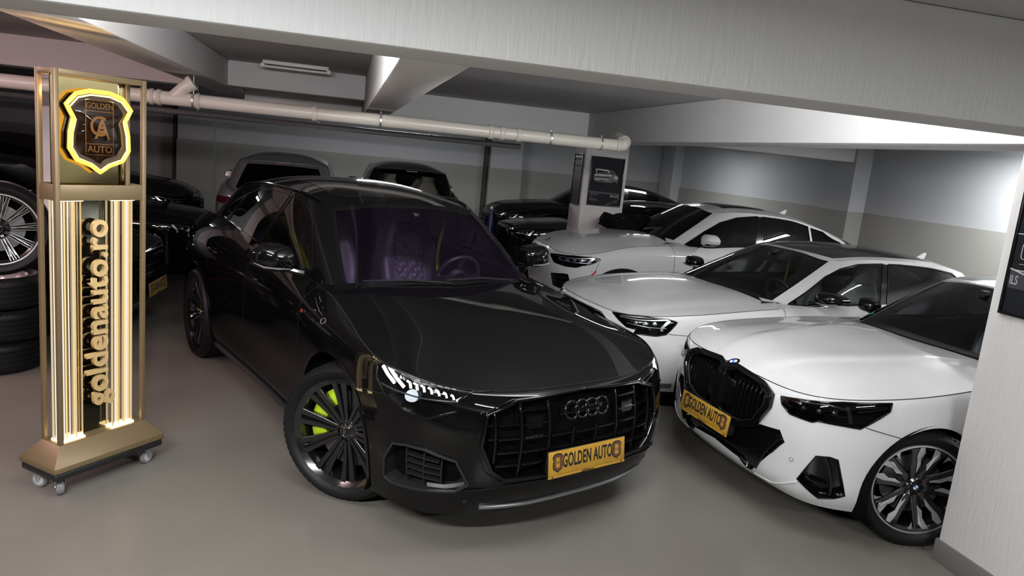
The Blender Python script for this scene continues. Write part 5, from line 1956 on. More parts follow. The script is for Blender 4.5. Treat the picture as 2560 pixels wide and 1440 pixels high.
def std_headlight(e, b, pg, pc, lens='lens_clear', bright='lamp_silver', rows=True, tint='lamp_silver'):
    hl = opening(e, b, pg, pc, .07, 'headlight', 'matte_black', 'gloss_black', (.007, .008, .0))
    us, vs = pg[:, 0], pg[:, 1]
    u0, u1, v0, v1 = us.min(), us.max(), vs.min(), vs.max()
    for sd, q in hl.items():
        sg = side_sign(sd)
        b.emit('lens', pc, lens, q, off=.001, side=sd)

        def line(pts, w, d, m, nm='trim_strip'):
            uv = np.array([[u0 + (u1 - u0) * a, v0 + (v1 - v0) * c] for a, c in pts])
            t = np.linspace(0, 1, 16)
            k = np.linspace(0, 1, len(uv))
            uv = np.stack([np.interp(t, k, uv[:, 0]), np.interp(t, k, uv[:, 1])], 1)
            mb = MB()
            barrel(mb, b, uv, w, .006, -d, sg)
            mb.build(nm, m, q)
        line([(.16, .74), (.5, .70), (.92, .74)], .007, .012, bright)
        line([(.30, .42), (.6, .33), (.86, .33)], .005, .012, bright)
        line([(.90, .70), (.80, .34), (.80, .2)], .022, .014, tint, 'light_strip')
        for a in (.42, .56, .70):
            uv = np.array([[u0 + (u1 - u0) * a, v0 + (v1 - v0) * .52]])
            P = b.S(uv[:, 0], uv[:, 1])[0]
            P, rot = on_surf(b, P, -.035)
            if sd == 'r': P, rot = mirror_frame(P, rot)
            MB().lathe([(.001, .008), (.014, .006), (.022, -.004), (.024, -.02)], 18, axis='z').build('projector', 'lamp_grey', q, smooth=True, loc=P, rot=rot)
    return hl


def frame_grille(e, b, pg, pc, n_v=9, n_h=0, z0=.36, z1=.76, ymax=.45, mat='gloss_black', frame='chrome'):
    q = child('grille', e)
    b.emit('recess_back', pc, 'matte_black', q, off=-.06)
    for sg in (1, -1):
        mb = MB()
        wall_in(mb, b, open_poly(pg), .06, sg, False)
        mb.build('recess_wall', 'gloss_black', q, fix=False)
        mb = MB()
        barrel(mb, b, open_poly(pg), .016, .02, .002, sg)
        mb.build('grille_frame', frame, q, bevel=.003)
        for k in range(n_v):
            yy = (k + .5) / n_v * ymax
            mb = MB()
            barrel(mb, b, b.poly([(yy, z0 + .02), (yy, z1 - .02)], 'front', 0, 4, .05, closed=False), .010, .02, -.014, sg)
            mb.build('grille_bar', mat, q)
        for k in range(n_h):
            zz = z0 + (k + .5) / n_h * (z1 - z0)
            mb = MB()
            barrel(mb, b, b.poly([(.0, zz), (ymax * .95, zz)], 'front', 0, 4, .05, closed=False), .010, .02, -.014, sg)
            mb.build('grille_bar', mat, q)
    return q


def build_a8():
    x, y, a = POSES['a8']
    e = thing('saloon_car', 'white saloon with black glass roof and yellow seat belt, parked in the second row', 'car', (x, y, 0), math.radians(a))
    F = dict(paint='paint_white', step=.04, arches=[(.0, .36, .40, .385), (-3.0, .36, .395, .385)], panels=A8_PANELS,
             holes=[('headlight', A8_HL), ('grille', A8_GR), ('air_intake', [(.62, .815, .46), (.74, .71, .45), (.74, .69, .33), (.62, .80, .32)])],
             windows=A8_WIN, window_mat=dict(front_window='glass_clear', rear_window_side='glass_dark'),
             ws_glass='glass_clear', lining='cabin_grey', tub_z=.88,
             roof_regions=[('panoramic_roof', [(-1.36, -.02, 1.37), (-1.38, .30, 1.37), (-1.46, .50, 1.35), (-2.0, .53, 1.38), (-2.75, .50, 1.33), (-2.82, -.02, 1.36)])],
             panel_mat=dict(panoramic_roof='gloss_black'),
             seams=[('b', [(.509, .87, .703), (.285, .927, .70)]), ('b', [(-.62, .84, .955), (-.60, .92, .89), (-.57, .95, .7), (-.62, .94, .28)]),
                    ('b', [(-1.78, .94, .28), (-1.80, .95, .6), (-1.80, .84, .97)])])
    b, h, g, r, pc, pg = car_base(e, A8, F)
    std_headlight(e, b, pg['headlight'], pc['headlight'])
    frame_grille(e, b, pg['grille'], pc['grille'], 0, 7)
    opening(e, b, pg['air_intake'], pc['air_intake'], .05, 'air_intake', 'matte_black', 'black_plastic', (.008, .008, .001))
    for sd in 'lr':
        sg = side_sign(sd)
        mirror(e, sd, (-.97, 1.0, 1.035), 'gloss_black', .15, .125, .068, 'paint_white', (.06, -.15, -.02), 'silver_satin')
        for p in ((.404, .908, .612), (.70, .78, .60)):
            P, rot = on_surf(b, p, .001)
            if sd == 'r': P, rot = mirror_frame(P, rot)
            MB().tube([(.0105 * math.cos(t), .0105 * math.sin(t), .0005) for t in np.linspace(0, 2 * PI, 19)[:-1]], .0014, 4, closed=True).build('parking_sensor', 'grey_mark', e, loc=P, rot=rot)
        mb = MB()
        barrel(mb, b, poly3(b, [(.80, .45, .265), (.66, .77, .275), (.42, .86, .285)], closed=False), .035, .014, .006, sg)
        mb.build('front_lip', 'silver_satin', e, bevel=.003)
        s_ = seat(e, (-1.62, .37 * sg, .48), 'leather_grey', h=.60)
        headrest(s_, (-.415, 0, .60), 'leather_grey')
        s_ = seat(e, (-2.55, .38 * sg, .50), 'leather_grey', False, 'rear_seat', h=.62)
        if sg < 0: strap(e, [(-1.95, -.60, 1.20), (-1.86, -.50, 1.02), (-1.76, -.44, .80)], .062, 'belt_yellow', nrm=(1, -.3, 0))
        wheel(e, (0, .82 * sg, .36), sd, .36, .262, .25, 'twin', -8, None, .2)
        wheel(e, (-3.0, .82 * sg, .36), sd, .36, .262, .25, 'twin', 0, None, .2, full=False)
    dashboard(e, -.55, .955, 'dash_black', .74)
    steering_wheel(e, (-1.03, .37, .93))
    rear_view_mirror(e, (-1.22, .0, 1.24))
    MB().prism([(0, 0), (.14, 0), (.16, .065), (.135, .07)], -.012, .012, 1).build('roof_fin', 'paint_white', e, loc=(-3.12, 0, 1.325), rot=(0, 0, PI), bevel=.006)
    return e


# ------------------------------------------------------------------ white coupe SUV
X6_HL = [(.809, .455, .800), (.73, .62, .812), (.60, .79, .826), (.405, .913, .845), (.298, .952, .835), (.354, .947, .78), (.583, .865, .697), (.687, .78, .691), (.792, .592, .711)]


def build_x6():
    x, y, a = POSES['x6']
    e = thing('coupe_suv', 'white coupe SUV with black cloth on its hood, in front of the poster pillar', 'car', (x, y, 0), math.radians(a))
    F = dict(paint='paint_white', step=.045, arches=[(-.02, .37, .435, .37), (-2.975, .39, .43, .41)],
             panels=[('front_bumper', [(.8, -.1, .2), (.7, .6, .2), (.45, .87, .2), (.46, .915, .45), (.36, .96, .66), (.298, .952, .84), (.405, .913, .86), (.6, .79, .85), (.81, .45, .85), (.85, -.1, .87)]),
                     ('fender', [(.36, .96, .66), (.298, .952, .84), (.30, .93, .91), (0, .90, 1.0), (-.65, .87, 1.06), (-.70, .97, .94), (-.711, .979, .722), (-.75, .96, .30), (-.75, .9, .18), (.4, .87, .19), (.46, .915, .45)]),
                     ('door', [(-.68, .86, 1.06), (-.70, .97, .94), (-.711, .979, .722), (-.75, .96, .30), (-1.95, .96, .30), (-1.98, .965, .6), (-1.96, .85, 1.11)]),
                     ('door', [(-1.95, .96, .30), (-1.98, .965, .6), (-1.96, .85, 1.11), (-2.85, .83, 1.18), (-2.8, .98, .95), (-2.6, .985, .75), (-2.45, .97, .30)])],
             holes=[('headlight', X6_HL),
                    ('kidney', [(.83, .018, .80), (.828, .06, .835), (.821, .224, .838), (.82, .34, .815), (.832, .401, .757), (.844, .373, .645), (.853, .28, .60), (.856, .07, .60), (.856, .018, .65)]),
                    ('air_intake', [(.807, .571, .565), (.70, .77, .595), (.662, .816, .595), (.614, .847, .428), (.723, .736, .40), (.78, .62, .42)])],
             windows=[('front_window', [(-.90, .82, 1.09), (-1.187, .75, 1.257), (-1.429, .703, 1.391), (-1.668, .683, 1.468), (-2.0, .659, 1.506), (-1.93, .846, 1.11)]),
                      ('rear_window_side', [(-2.08, .66, 1.506), (-2.196, .664, 1.503), (-2.556, .649, 1.478), (-2.82, .626, 1.415), (-2.80, .78, 1.205), (-2.02, .84, 1.125)]),
                      ('quarter_window', [(-2.87, .63, 1.40), (-3.08, .6, 1.33), (-3.36, .68, 1.235), (-3.25, .73, 1.21), (-2.85, .78, 1.205)])],
             window_mat=dict(front_window='glass_dark', rear_window_side='glass_black', quarter_window='glass_black'), ws_glass='glass_dark', tub_z=.98,
             roof_regions=[('sunroof', [(-1.56, -.02, 1.60), (-1.60, .42, 1.59), (-2.25, .44, 1.60), (-2.30, -.02, 1.61)])], panel_mat=dict(sunroof='gloss_black'),
             seams=[('b', [(-.68, .86, 1.05), (-.70, .97, .94), (-.711, .979, .722), (-.75, .96, .30)]), ('b', [(-1.95, .96, .30), (-1.98, .965, .6), (-1.96, .85, 1.11)]), ('b', [(.298, .952, .835), (.36, .96, .66)])])
    b, h, g, r, pc, pg = car_base(e, X6, F)
    hl = std_headlight(e, b, pg['headlight'], pc['headlight'], tint='lamp_grey')
    for sd, q in hl.items():
        for p in ((.66, .745, .765), (.52, .865, .775)):
            P, rot = on_surf(b, p, -.014)
            if sd == 'r': P, rot = mirror_frame(P, rot)
            MB().box((-.018, -.010, 0), (.018, .010, .004)).build('laser_accent', 'blue_enamel', q, loc=P, rot=rot)
    q = child('kidney_grille', e)
    for sd in 'lr':
        sg = side_sign(sd)
        mb = MB()
        wall_in(mb, b, pg['kidney'], .06, sg)
        mb.build('recess_wall', 'gloss_black', q, fix=False)
        mb = MB()
        barrel(mb, b, pg['kidney'], .016, .02, .004, sg, True)
        mb.build('grille_frame', 'gloss_black', q, bevel=.003)
        b.emit('recess_back', pc['kidney'], 'matte_black', q, off=-.06, side=sd)
        for k in range(8):
            yy = .06 + .042 * k
            lo, hi = .615 + max(0, yy - .28) * .6, .825 - max(0, yy - .30) * .6
            mb = MB()
            barrel(mb, b, b.poly([(yy, lo), (yy, hi)], 'front', 0, 4, .03, closed=False), .012, .03, -.012, sg)
            mb.build('grille_bar', 'grey_mark', q, bevel=.003)
        mirror(e, sd, (-1.10, 1.03, 1.16), 'paint_white', .15, .108, .092, 'gloss_black', (.05, -.14, -.03))
        mb = MB()
        barrel(mb, b, poly3(b, [(.34, .955, .68), (.41, .94, .60), (.47, .921, .487)], closed=False), .022, .006, .002, sg)
        mb.build('reflector', 'red_enamel', e)
        wheel(e, (0, .85 * sg, .385), sd, .385, .275, .27, 'plain', 0, None, .2, full=False, cap='roundel')
        wheel(e, (-2.975, .85 * sg, .385), sd, .385, .275, .27, 'plain', 0, None, .2, full=False, cap='roundel')
        seat(e, (-1.75, .38 * sg, .58), 'leather_black', h=.80)
        for xx, yy, zz in ((-1.80, .965, .93), (-2.70, .985, .97)):
            MB().tube([(xx + .11, (yy + .002) * sg, zz), (xx + .09, (yy + .024) * sg, zz + .003), (xx - .09, (yy + .026) * sg, zz + .008), (xx - .11, (yy + .004) * sg, zz + .008)], [.008, .012, .012, .008], 8).build('door_handle', 'paint_white', e, smooth=True)
    iq = opening(e, b, pg['air_intake'], pc['air_intake'], .05, 'air_intake', 'matte_black', 'black_plastic', (.008, .008, .001))
    for sd, qq in iq.items():
        for k in range(2):
            mb = MB()
            barrel(mb, b, poly3(b, [(.77, .62, .47 + .06 * k), (.70, .74, .48 + .06 * k), (.64, .81, .49 + .06 * k)], closed=False), .010, .02, -.02, side_sign(sd))
            mb.build('intake_slat', 'satin_black', qq)
    dashboard(e, -.70, 1.08)
    P, rot = on_surf(h, (.72, .001, .93), .003)
    roundel(e, P, rot, .041)
    MB().prism([(0, 0), (.16, 0), (.18, .06), (.15, .065)], -.014, .014, 1).build('roof_fin', 'paint_white', e, loc=(-2.72, 0, 1.53), rot=(0, math.radians(-6), PI), bevel=.006)
    return e, h, g


# ------------------------------------------------------------------ cars further back
def back_car(spec, name, label, pose, paint, hl, gr, win, glass='glass_black', ws='glass_dark', rim='rim_black', R=.36, lamp='lamp_silver', tint='lamp_silver', extras=None, plate_on=False, rear=None, rear_glass='glass_black', seats=None, wstyle='plain'):
    e = thing(name, label, 'car', (pose[0], pose[1], 0), math.radians(pose[2]))
    wb = spec.get('wb', 2.995)
    holes = [('headlight', hl)] + ([('grille', gr)] if gr else [])
    if rear: holes.append(('tail_light', rear))
    zt = spec['gh_base'][4][2] - .10
    F = dict(paint=paint, step=.075, arches=[(0, R, R + .045, R + .03), (-wb, R, R + .045, R + .03)],
             panels=[('front_bumper', [(.9, -.1, .15), (.9, .5, .15), (.42, 1, .15), (.42, 1, .66), (.3, 1, .9), (.6, .8, .95), (.9, .3, .95), (.9, -.1, .95)]),
                     ('door', [(-.62, .9, 1.2), (-.62, 1, .8), (-.64, 1, .28), (-1.78, 1, .28), (-1.8, 1, .6), (-1.80, .9, 1.2)]),
                     ('door', [(-1.78, 1, .28), (-1.80, 1, .6), (-1.80, .9, 1.2), (-2.8, .9, 1.2), (-2.7, 1, .85), (-2.55, 1, .62), (-2.45, 1, .28)])],
             holes=holes, windows=win, window_mat={w[0]: glass for w in win}, ws_glass=ws, tub_z=zt, rear_glass=rear_glass,
             seams=[('b', [(-.62, .9, 1.0), (-.62, 1, .8), (-.64, 1, .28)])])
    b, h, g, r, pc, pg = car_base(e, spec, F)
    std_headlight(e, b, pg['headlight'], pc['headlight'], bright=lamp, tint=tint)
    if gr: frame_grille(e, b, pg['grille'], pc['grille'], 6, 5, frame='gloss_black')
    mz = spec['gh_base'][3][2] + .085
    mx = spec['gh_base'][3][0] - .12
    for sd in 'lr':
        sg = side_sign(sd)
        mirror(e, sd, (mx, 1.01, mz), 'gloss_black' if paint != 'paint_white' else paint, .15, .115, .08, 'gloss_black', (.05, -.15, -.02))
        for wx in (0, -wb):
            wheel(e, (wx, .835 * sg, R), sd, R, R - .095, .25, wstyle, 0, None, .2, rim, full=False)
    if plate_on: plate(e, (spec['plan'][0][0] + .045, 0, .42), (math.radians(86), 0, PI / 2))
    for sg in (1, -1):
        if seats:
            s_ = seat(e, (-1.6, .37 * sg, zt - .36), seats, h=.72)
            headrest(s_, (-.44, 0, .72), seats)
            s_ = seat(e, (-2.6, .37 * sg, zt - .34), seats, False, 'rear_seat', h=.64)
            headrest(s_, (-.44, 0, .66), seats)
        else:
            seat(e, (-1.6, .37 * sg, zt - .36), 'leather_black', h=.72)
    dashboard(e, spec['gh_base'][0][0] - .1, zt + .06)
    if rear:
        for sd in 'lr':
            sg = side_sign(sd)
            q = child('tail_light', e)
            b.emit('lens', pc['tail_light'], 'red_dim', q, off=-.004, side=sd)
            v = pg['tail_light'][:, 1]
            u = pg['tail_light'][:, 0]
            for k in (.25, .5, .75):
                mb = MB()
                vv = v.min() + (v.max() - v.min()) * k
                barrel(mb, b, np.stack([np.linspace(u.min() + .02, u.max() - .01, 20), np.full(20, vv)], 1), .006, .012, .001, sg)
                mb.build('light_slat', 'gloss_black', q)
            mb = MB()
            barrel(mb, b, pg['tail_light'], .010, .012, .001, sg, True)
            mb.build('light_frame', 'gloss_black', q)
        # roof spoiler
        u = np.linspace(g.u(7.1), g.U, 14)
        A = g.S(u, np.full(14, g.V))
        A = np.concatenate([A * [1, 1, 1], (A * [1, -1, 1])[::-1]])
        Bk = A + np.array([-.09, 0, -.006])
        MB().grid([A + [0.06, 0, .024], A + [0.0, 0, .022], Bk + [0, 0, .012], Bk + [0, 0, .0], A + [.04, 0, -.02]]).build('roof_spoiler', paint, e, smooth=True)
        MB().box((-.02, -.10, -.012), (.01, .10, .012)).build('brake_light', 'red_dim', e, loc=(A[14][0] - .07, 0, A[14][2] - .01))
    if extras: extras(e, b, h, g)
    return e


# ------------------------------------------------------------------ golden sign tower
pmat('gold_paint', (.165, .118, .062), .40, .35, var=(3, .06))
pmat('gold_mirror', (.42, .35, .17), .10, 1.0)
pmat('gold_letter', (.62, .43, .20), .35, .35)
pmat('gold_line', (.75, .52, .27), .4, .2)
pmat('dark_mirror', (.10, .095, .075), .08, 1.0)
glassmat('shield_glass', (.45, .36, .28), ior=1.4)
glassmat('acrylic', (.93, .90, .82), ior=1.25)
emat('rod_glow', (1.0, .66, .26), .62)
emat('rod_soft', (1.0, .78, .46), .36)
emat('rod_cool', (.95, .86, .78), .50)
emat('led_warm', (1.0, .78, .40), 4.5)
emat('led_hidden', (1.0, .62, .25), 40.0)
emat('neon_warm', (1.0, .54, .09), .95)
emat('neon_core', (1.0, .78, .34), 1.2)
pmat('shield_brown', (.035, .022, .016), .3)
pmat('trolley_black', (.008, .008, .009), .45)
pmat('caster_grey', (.16, .16, .165), .55)
pmat('caster_hub', (.42, .42, .43), .45)


def build_tower():
    W, D, H = .50, .155, 2.20
    e = thing('sign_tower', 'gold framed illuminated sign tower with glowing shield, standing on black casters', 'sign', (-1.280, 4.235, 0), math.radians(51))
    hw, hd = W / 2, D / 2
    # base: sloped skirt and trolley
    a, zb, zt = .075, .155, .275
    lo = [(-hw - a, -hd - a), (hw + a, -hd - a), (hw + a, hd + a), (-hw - a, hd + a)]
    hi = [(-hw, -hd), (hw, -hd), (hw, hd), (-hw, hd)]
    MB().hexa([(*p, zb + .028) for p in lo] + [(*p, zt) for p in hi]).build('base_skirt', 'gold_paint', e, bevel=.003)
    MB().box((-hw - a, -hd - a, zb), (hw + a, hd + a, zb + .0275)).build('base_edge', 'gold_paint', e, bevel=.004)
    MB().box((-hw - a + .006, -hd - a + .006, .112), (hw + a - .006, hd + a - .006, .152)).build('trolley_board', 'trolley_black', e, bevel=.012, seg=3)
    for sx, sy, rz in ((-1, -1, 1.2), (1, -1, .25), (-1, 1, 1.9), (1, 1, .3)):
        c = child('caster', e, (sx * (hw - .0), sy * (hd - .0), 0), (0, 0, rz))
        MB().lathe([(.001, -.014), (.040, -.014), (.044, -.008), (.044, .008), (.040, .014), (.001, .014)], 28).build('caster_wheel', 'caster_grey', c, smooth=True, loc=(.012, 0, .044))
        MB().lathe([(.001, -.0165), (.028, -.0155), (.030, -.013), (.030, .013), (.028, .0155), (.001, .0165)], 24).build('caster_hub', 'caster_hub', c, smooth=True, loc=(.012, 0, .044))
        for s in (-1, 1):
            MB().prism([(-.030, .108), (.034, .108), (.024, .050), (.012, .034), (.0, .050)], s * .021 - .0015, s * .021 + .0015, 1).build('caster_fork', 'galvanised', c)
            MB().lathe([(.001, 0), (.006, 0), (.006, .006)], 6).build('axle_nut', 'chrome', c, loc=(.012, s * .023, .044))
        MB().box((-.036, -.026, .104), (.036, .026, .112)).build('caster_plate', 'galvanised', c, bevel=.002)
    # frame
    t = .023
    for sx in (-1, 1):
        for sy in (-1, 1):
            x0, y0 = sx * (hw - t / 2), sy * (hd - t / 2)
            MB().box((x0 - t / 2, y0 - t / 2, zt), (x0 + t / 2, y0 + t / 2, H)).build('corner_post', 'gold_paint', e, bevel=.002)
    for z0, z1 in ((H - .030, H - .0005),):
        for sy in (-1, 1): MB().box((-hw + t, sy * (hd - t / 2) - t / 2, z0), (hw - t, sy * (hd - t / 2) + t / 2, z1)).build('top_rail', 'gold_paint', e, bevel=.002)
        for sx in (-1, 1): MB().box((sx * (hw - t / 2) - t / 2, -hd + t, z0), (sx * (hw - t / 2) + t / 2, hd - t, z1)).build('top_rail', 'gold_paint', e, bevel=.002)
    for sy in (-1, 1): MB().box((-hw + t, sy * (hd - .002) - .002, 1.560), (hw - t, sy * (hd - .002) + .002, 1.640)).build('middle_band', 'gold_paint', e, bevel=.001)
    for sx in (-1, 1): MB().box((sx * (hw - .002) - .002, -hd + t, 1.560), (sx * (hw - .002) + .002, hd - t, 1.640)).build('middle_band', 'gold_paint', e, bevel=.001)
    MB().box((-hw + t, -hd + .006, 1.585), (hw - t, hd - .006, 1.610)).build('middle_shelf', 'gold_paint', e)
    # upper cell: mirror plates behind the shield
    MB().box((-hw + t, -.010, 1.61), (hw - .115, -.002, H - .03)).build('mirror_plate', 'gold_mirror', e)
    MB().box((hw - .112, -.022, 1.61), (hw - .085, .006, H - .03)).build('mirror_rib', 'gold_mirror', e, bevel=.002)
    # glowing shield
    zc, kx, kz, y0 = 1.918, .350, .345, -hd + .030
    cx = .0
    out = [(cx + p[0] * kx, zc + p[1] * kz) for p in SHIELD]
    q = child('shield', e)
    MB().prism(out, y0 + .006, y0 + .028, 1).build('shield_back', 'shield_brown', q)
    c2 = curve([(p[0], 0, p[1]) for p in out[:9]])
    P = [(p[0], y0 - .004, p[1]) for p in out]
    P2 = []
    for i in range(len(P)):
        a_, b_ = P[i], P[(i + 1) % len(P)]
        for k in range(3): P2.append(tuple(a_[j] + (b_[j] - a_[j]) * k / 3 for j in range(3)))
    MB().tube(P2, .0115, 8, closed=True).build('neon_tube', 'neon_warm', q, smooth=True)
    k2 = .93
    P3 = [(cx + (x - cx) * k2, y0 - .008, zc - .005 + (z - zc) * k2) for x, _, z in P2]
    MB().tube(P3, .0045, 6, closed=True).build('neon_tube', 'neon_core', q, smooth=True)
    # domed cover
    n, m = 28, 8
    ring = []
    for k in range(m):
        s = (1 - k / (m - 1)) * .80
        dz = -.030 * math.cos(s / .80 * PI / 2) ** .6 - .004
        ring.append([(cx + (x - cx) * s * 1.0, y0 + dz, zc + (z - zc) * s) for x, _, z in P2])
    MB().grid(ring, True).build('shield_dome', 'shield_glass', q, smooth=True)
    f = y0 - .002
    bx0, bx1, bz0, bz1 = cx - .075, cx + .075, zc - .125, zc + .150
    for a1, a2 in (((bx0, bz0), (bx1, bz0)), ((bx0, bz1), (bx1, bz1)), ((bx0, bz0), (bx0, bz1)), ((bx1, bz0), (bx1, bz1)), ((bx0, bz1 - .055), (bx1, bz1 - .055)), ((bx0, bz0 + .055), (bx1, bz0 + .055))):
        MB().tube([(a1[0], f, a1[1]), (a2[0], f, a2[1])], .0022, 6).build('shield_line', 'gold_line', q)
    for txt, z, s, sx in (('GOLDEN', bz1 - .028, .040, .92), ('AUTO', bz0 + .028, .048, 1.0), ('G', zc + .016, .145, .95), ('A', zc + .002, .150, .85)):
        o = text_mesh(txt, s, .0012, .0004, sx, 1.0, mat='gold_line', name='shield_letters', parent=q)
        o.location = (cx + (-.008 if txt == 'G' else .012 if txt == 'A' else 0), f - (.001 if txt != 'A' else .003), z)
        o.rotation_euler = (PI / 2, 0, 0)
    MB().box((-hw + .05, .012, 2.10), (hw - .13, .020, 2.125)).build('light_strip', 'led_hidden', e)
    # lower cell: back plate, letters, rods, lamps
    MB().box((-hw + .150, -.004, zt + .001), (hw - .185, .004, 1.56)).build('letter_plate', 'dark_mirror', e)
    for sx, x in ((-1, -hw + .148), (1, hw - .183)):
        MB().box((x - .004, -.010, zt + .001), (x + .004, .006, 1.56)).build('plate_edge', 'gold_mirror', e)
    o = text_mesh('goldenauto.ro', .170, .012, .0035, 1.0, 1.02, mat='gold_letter', name='letters', parent=e)
    w0 = max(v.co.x for v in o.data.vertices) - min(v.co.x for v in o.data.vertices)
    o.data.transform(Matrix.Diagonal((1.03 / w0, 1.0, 1, 1)))
    o.location = (-.018, -hd + .030, .945)
    o.rotation_euler = (PI / 2, -PI / 2, 0)
    rnd = random.Random(3)

    def rods(x0, x1, y, n, along='x'):
        for k in range(n):
            f = (k + .5) / n
            w = (x1 - x0) / n * rnd.uniform(.25, .46)
            c = x0 + (x1 - x0) * f
            yy = y + rnd.uniform(-.012, .012)
            m = rnd.choice(['acrylic', 'acrylic', 'rod_soft', 'rod_glow', 'rod_cool', 'acrylic'])
            bx = ((c - w, yy - .004, zt + .010), (c + w, yy + .004, 1.555)) if along == 'x' else ((yy - .004, c - w, zt + .010), (yy + .004, c + w, 1.555))
            MB().box(*bx).build('acrylic_rod', m, e)
    rods(-hw + .034, -hw + .150, -hd + .032, 16)
    rods(-hw + .036, -hw + .150, -hd + .062, 10)
    rods(hw - .190, hw - .060, -hd + .032, 17)
    rods(hw - .190, hw - .060, -hd + .062, 10)
    rods(-hd + .045, -hd + .105, -hw + .030, 7, 'y')
    for x0, x1 in ((-hw + .034, -hw + .152), (hw - .192, hw - .058)):
        MB().box((x0, -hd + .018, zt + .0005), (x1, -hd + .076, zt + .010)).build('light_strip', 'led_warm', e)
        MB().box((x0, -hd + .018, 1.5555), (x1, -hd + .076, 1.5595)).build('light_strip', 'led_warm', e)
    MB().box((-hw + .024, -hd + .040, zt + .0005), (-hw + .036, -hd + .11, zt + .010)).build('light_strip', 'led_warm', e)
    return e


build_tower()


# ------------------------------------------------------------------ stacked tyres with a wheel on top
def build_tyres():
    T = MB()
    me = None
    lab = ['bottom tyre of the stack at the photo edge, black and worn', 'middle tyre of the stack at the photo edge, black and worn', 'topmost lying tyre of the stack, with silver rim edge']
    for k in range(3):
        e = thing('stacked_tyre', lab[k], 'tyre', (-2.60 + .02 * (k % 2), 6.22, .248 * k), .4 * k, 'tyres stacked beside the sign tower')
        o = tyre_mb(.345, .235, .235).build('tyre_body', 'rubber', e, smooth=True, loc=(0, 0, .118), rot=(PI / 2, 0, 0))
        tag(link('tread_block', tread_mb(.345, .235).build('tread_block', 'rubber').data, e, (0, 0, .118), (PI / 2, 0, 0)), kind='stuff')
        for ob in [x for x in bpy.data.objects if x.name.startswith('tread_block') and x.parent is None]: bpy.data.objects.remove(ob)
        if k == 2:
            MB().lathe([(.235, .085), (.243, .100), (.238, .108), (.222, .098), (.20, .03), (.06, .0), (.001, .0)], 40, axis='z').build('rim', 'alloy_bright', e, smooth=True, loc=(0, 0, .118))
        else:
            MB().lathe([(.235, -.09), (.21, .0), (.235, .09)], 40, axis='z').build('rim', 'rim_black', e, smooth=True, loc=(0, 0, .118))
    e = thing('spare_wheel', 'dark multi-spoke wheel with polished edge standing upright on the tyre stack', 'wheel', (-2.52, 6.16, .742), math.radians(180 + 22))
    w = wheel(e, (0, 0, .352), 'l', .352, .262, .235, 'slim', 0, None, .05, 'rim_black', full=False)
    w.name = 'wheel_body'
    for k in range(20):
        a = 2 * PI * (k + (.26 * (1 if k % 2 else -1))) / 20 + .05
        mb = MB()
        for s in (-1, 1):
            V = []
            for r in (.08, .17, .252):
                tt = (r - .05) / (.206)
                yf = -.042 + .034 * max(tt, 0) ** 1.5 + .001
                V += [(r, yf, s * .0085), (r, yf, s * .0115), (r, yf + .002, s * .0115), (r, yf + .002, s * .0085)]
            Fc = []
            for i in range(2):
                for j in range(4): Fc.append((i * 4 + j, i * 4 + (j + 1) % 4, (i + 1) * 4 + (j + 1) % 4, (i + 1) * 4 + j))
            mb.add(V, Fc + [(0, 1, 2, 3), (11, 10, 9, 8)])
        mb.build('spoke_edge', 'alloy_bright', w, loc=(0, .1175 * .86, 0), rot=(0, -a, 0))
    MB().lathe([(.258, .1175 * .905), (.267, .1175 * .915), (.271, .1175 * .88)], 64).build('rim_edge', 'alloy_bright', w, smooth=True)


build_tyres()


# ------------------------------------------------------------------ framed posters
pmat('poster_dark', (.010, .011, .0135), .6, spec=.2, var=(3, .3))
pmat('poster_grey', (.045, .048, .055), .4)
pmat('poster_light', (.42, .43, .44), .4)
pmat('poster_mid', (.12, .122, .13), .4)
pmat('poster_ink', (.008, .008, .009), .4)
pmat('frame_black', (.006, .006, .007), .25, 0, .3)
glassmat('poster_glass', (.97, .97, .97), ior=1.35)


def poster(name, label, loc, rot, w, h):
    """x across, y up, facing +z"""
    e = thing(name, label, 'poster', loc)
    e.rotation_euler = rot
    t = .014
    MB().box((-w / 2, -h / 2, .0), (w / 2, h / 2, .008)).build('print_sheet', 'poster_dark', e)
    for lo, hi in (((-w / 2 - t, -h / 2 - t), (w / 2 + t, -h / 2)), ((-w / 2 - t, h / 2), (w / 2 + t, h / 2 + t)), ((-w / 2 - t, -h / 2), (-w / 2, h / 2)), ((w / 2, -h / 2), (w / 2 + t, h / 2))):
        MB().box((*lo, 0), (*hi, .022)).build('frame_bar', 'frame_black', e, bevel=.002)
    return e


def flat(e, pts, mat, z=.0085, name='print_shape', h=.0004):
    return MB().prism(pts, z, z + h, 2).build(name, mat, e)


e = poster('framed_poster', 'dark framed poster with a silver sports car, on the pale face of the far pillar', (3.893, 10.629, 1.750), (PI / 2, 0, 0), .515, .715)
R5 = lambda p: rsmooth(p, 4, .28)
flat(e, R5([(-.205, .075), (-.195, .112), (-.12, .128), (.03, .150), (.075, .178), (.11, .172), (.145, .120), (.185, .100), (.198, .060), (.190, .022), (.12, .012), (.06, -.010), (-.165, -.006), (-.200, .025)]), 'poster_mid')
flat(e, R5([(.050, .150), (.080, .170), (.103, .165), (.128, .120), (.070, .118)]), 'poster_ink', .009)
flat(e, R5([(-.150, .122), (-.06, .128), (.03, .146), (.06, .122), (-.02, .112)]), 'poster_ink', .009)
flat(e, R5([(-.192, .168), (-.190, .190), (.02, .184), (.055, .168), (.03, .158)]), 'poster_light', .0092)
flat(e, R5([(-.180, .150), (-.178, .168), (-.160, .168), (-.160, .120), (-.175, .122)]), 'poster_light', .0092)
flat(e, R5([(.012, .130), (.020, .165), (.036, .165), (.034, .132)]), 'poster_light', .0092)
flat(e, R5([(-.196, .078), (-.188, .104), (-.04, .108), (.075, .112), (.09, .092), (-.03, .084)]), 'poster_light', .0094)
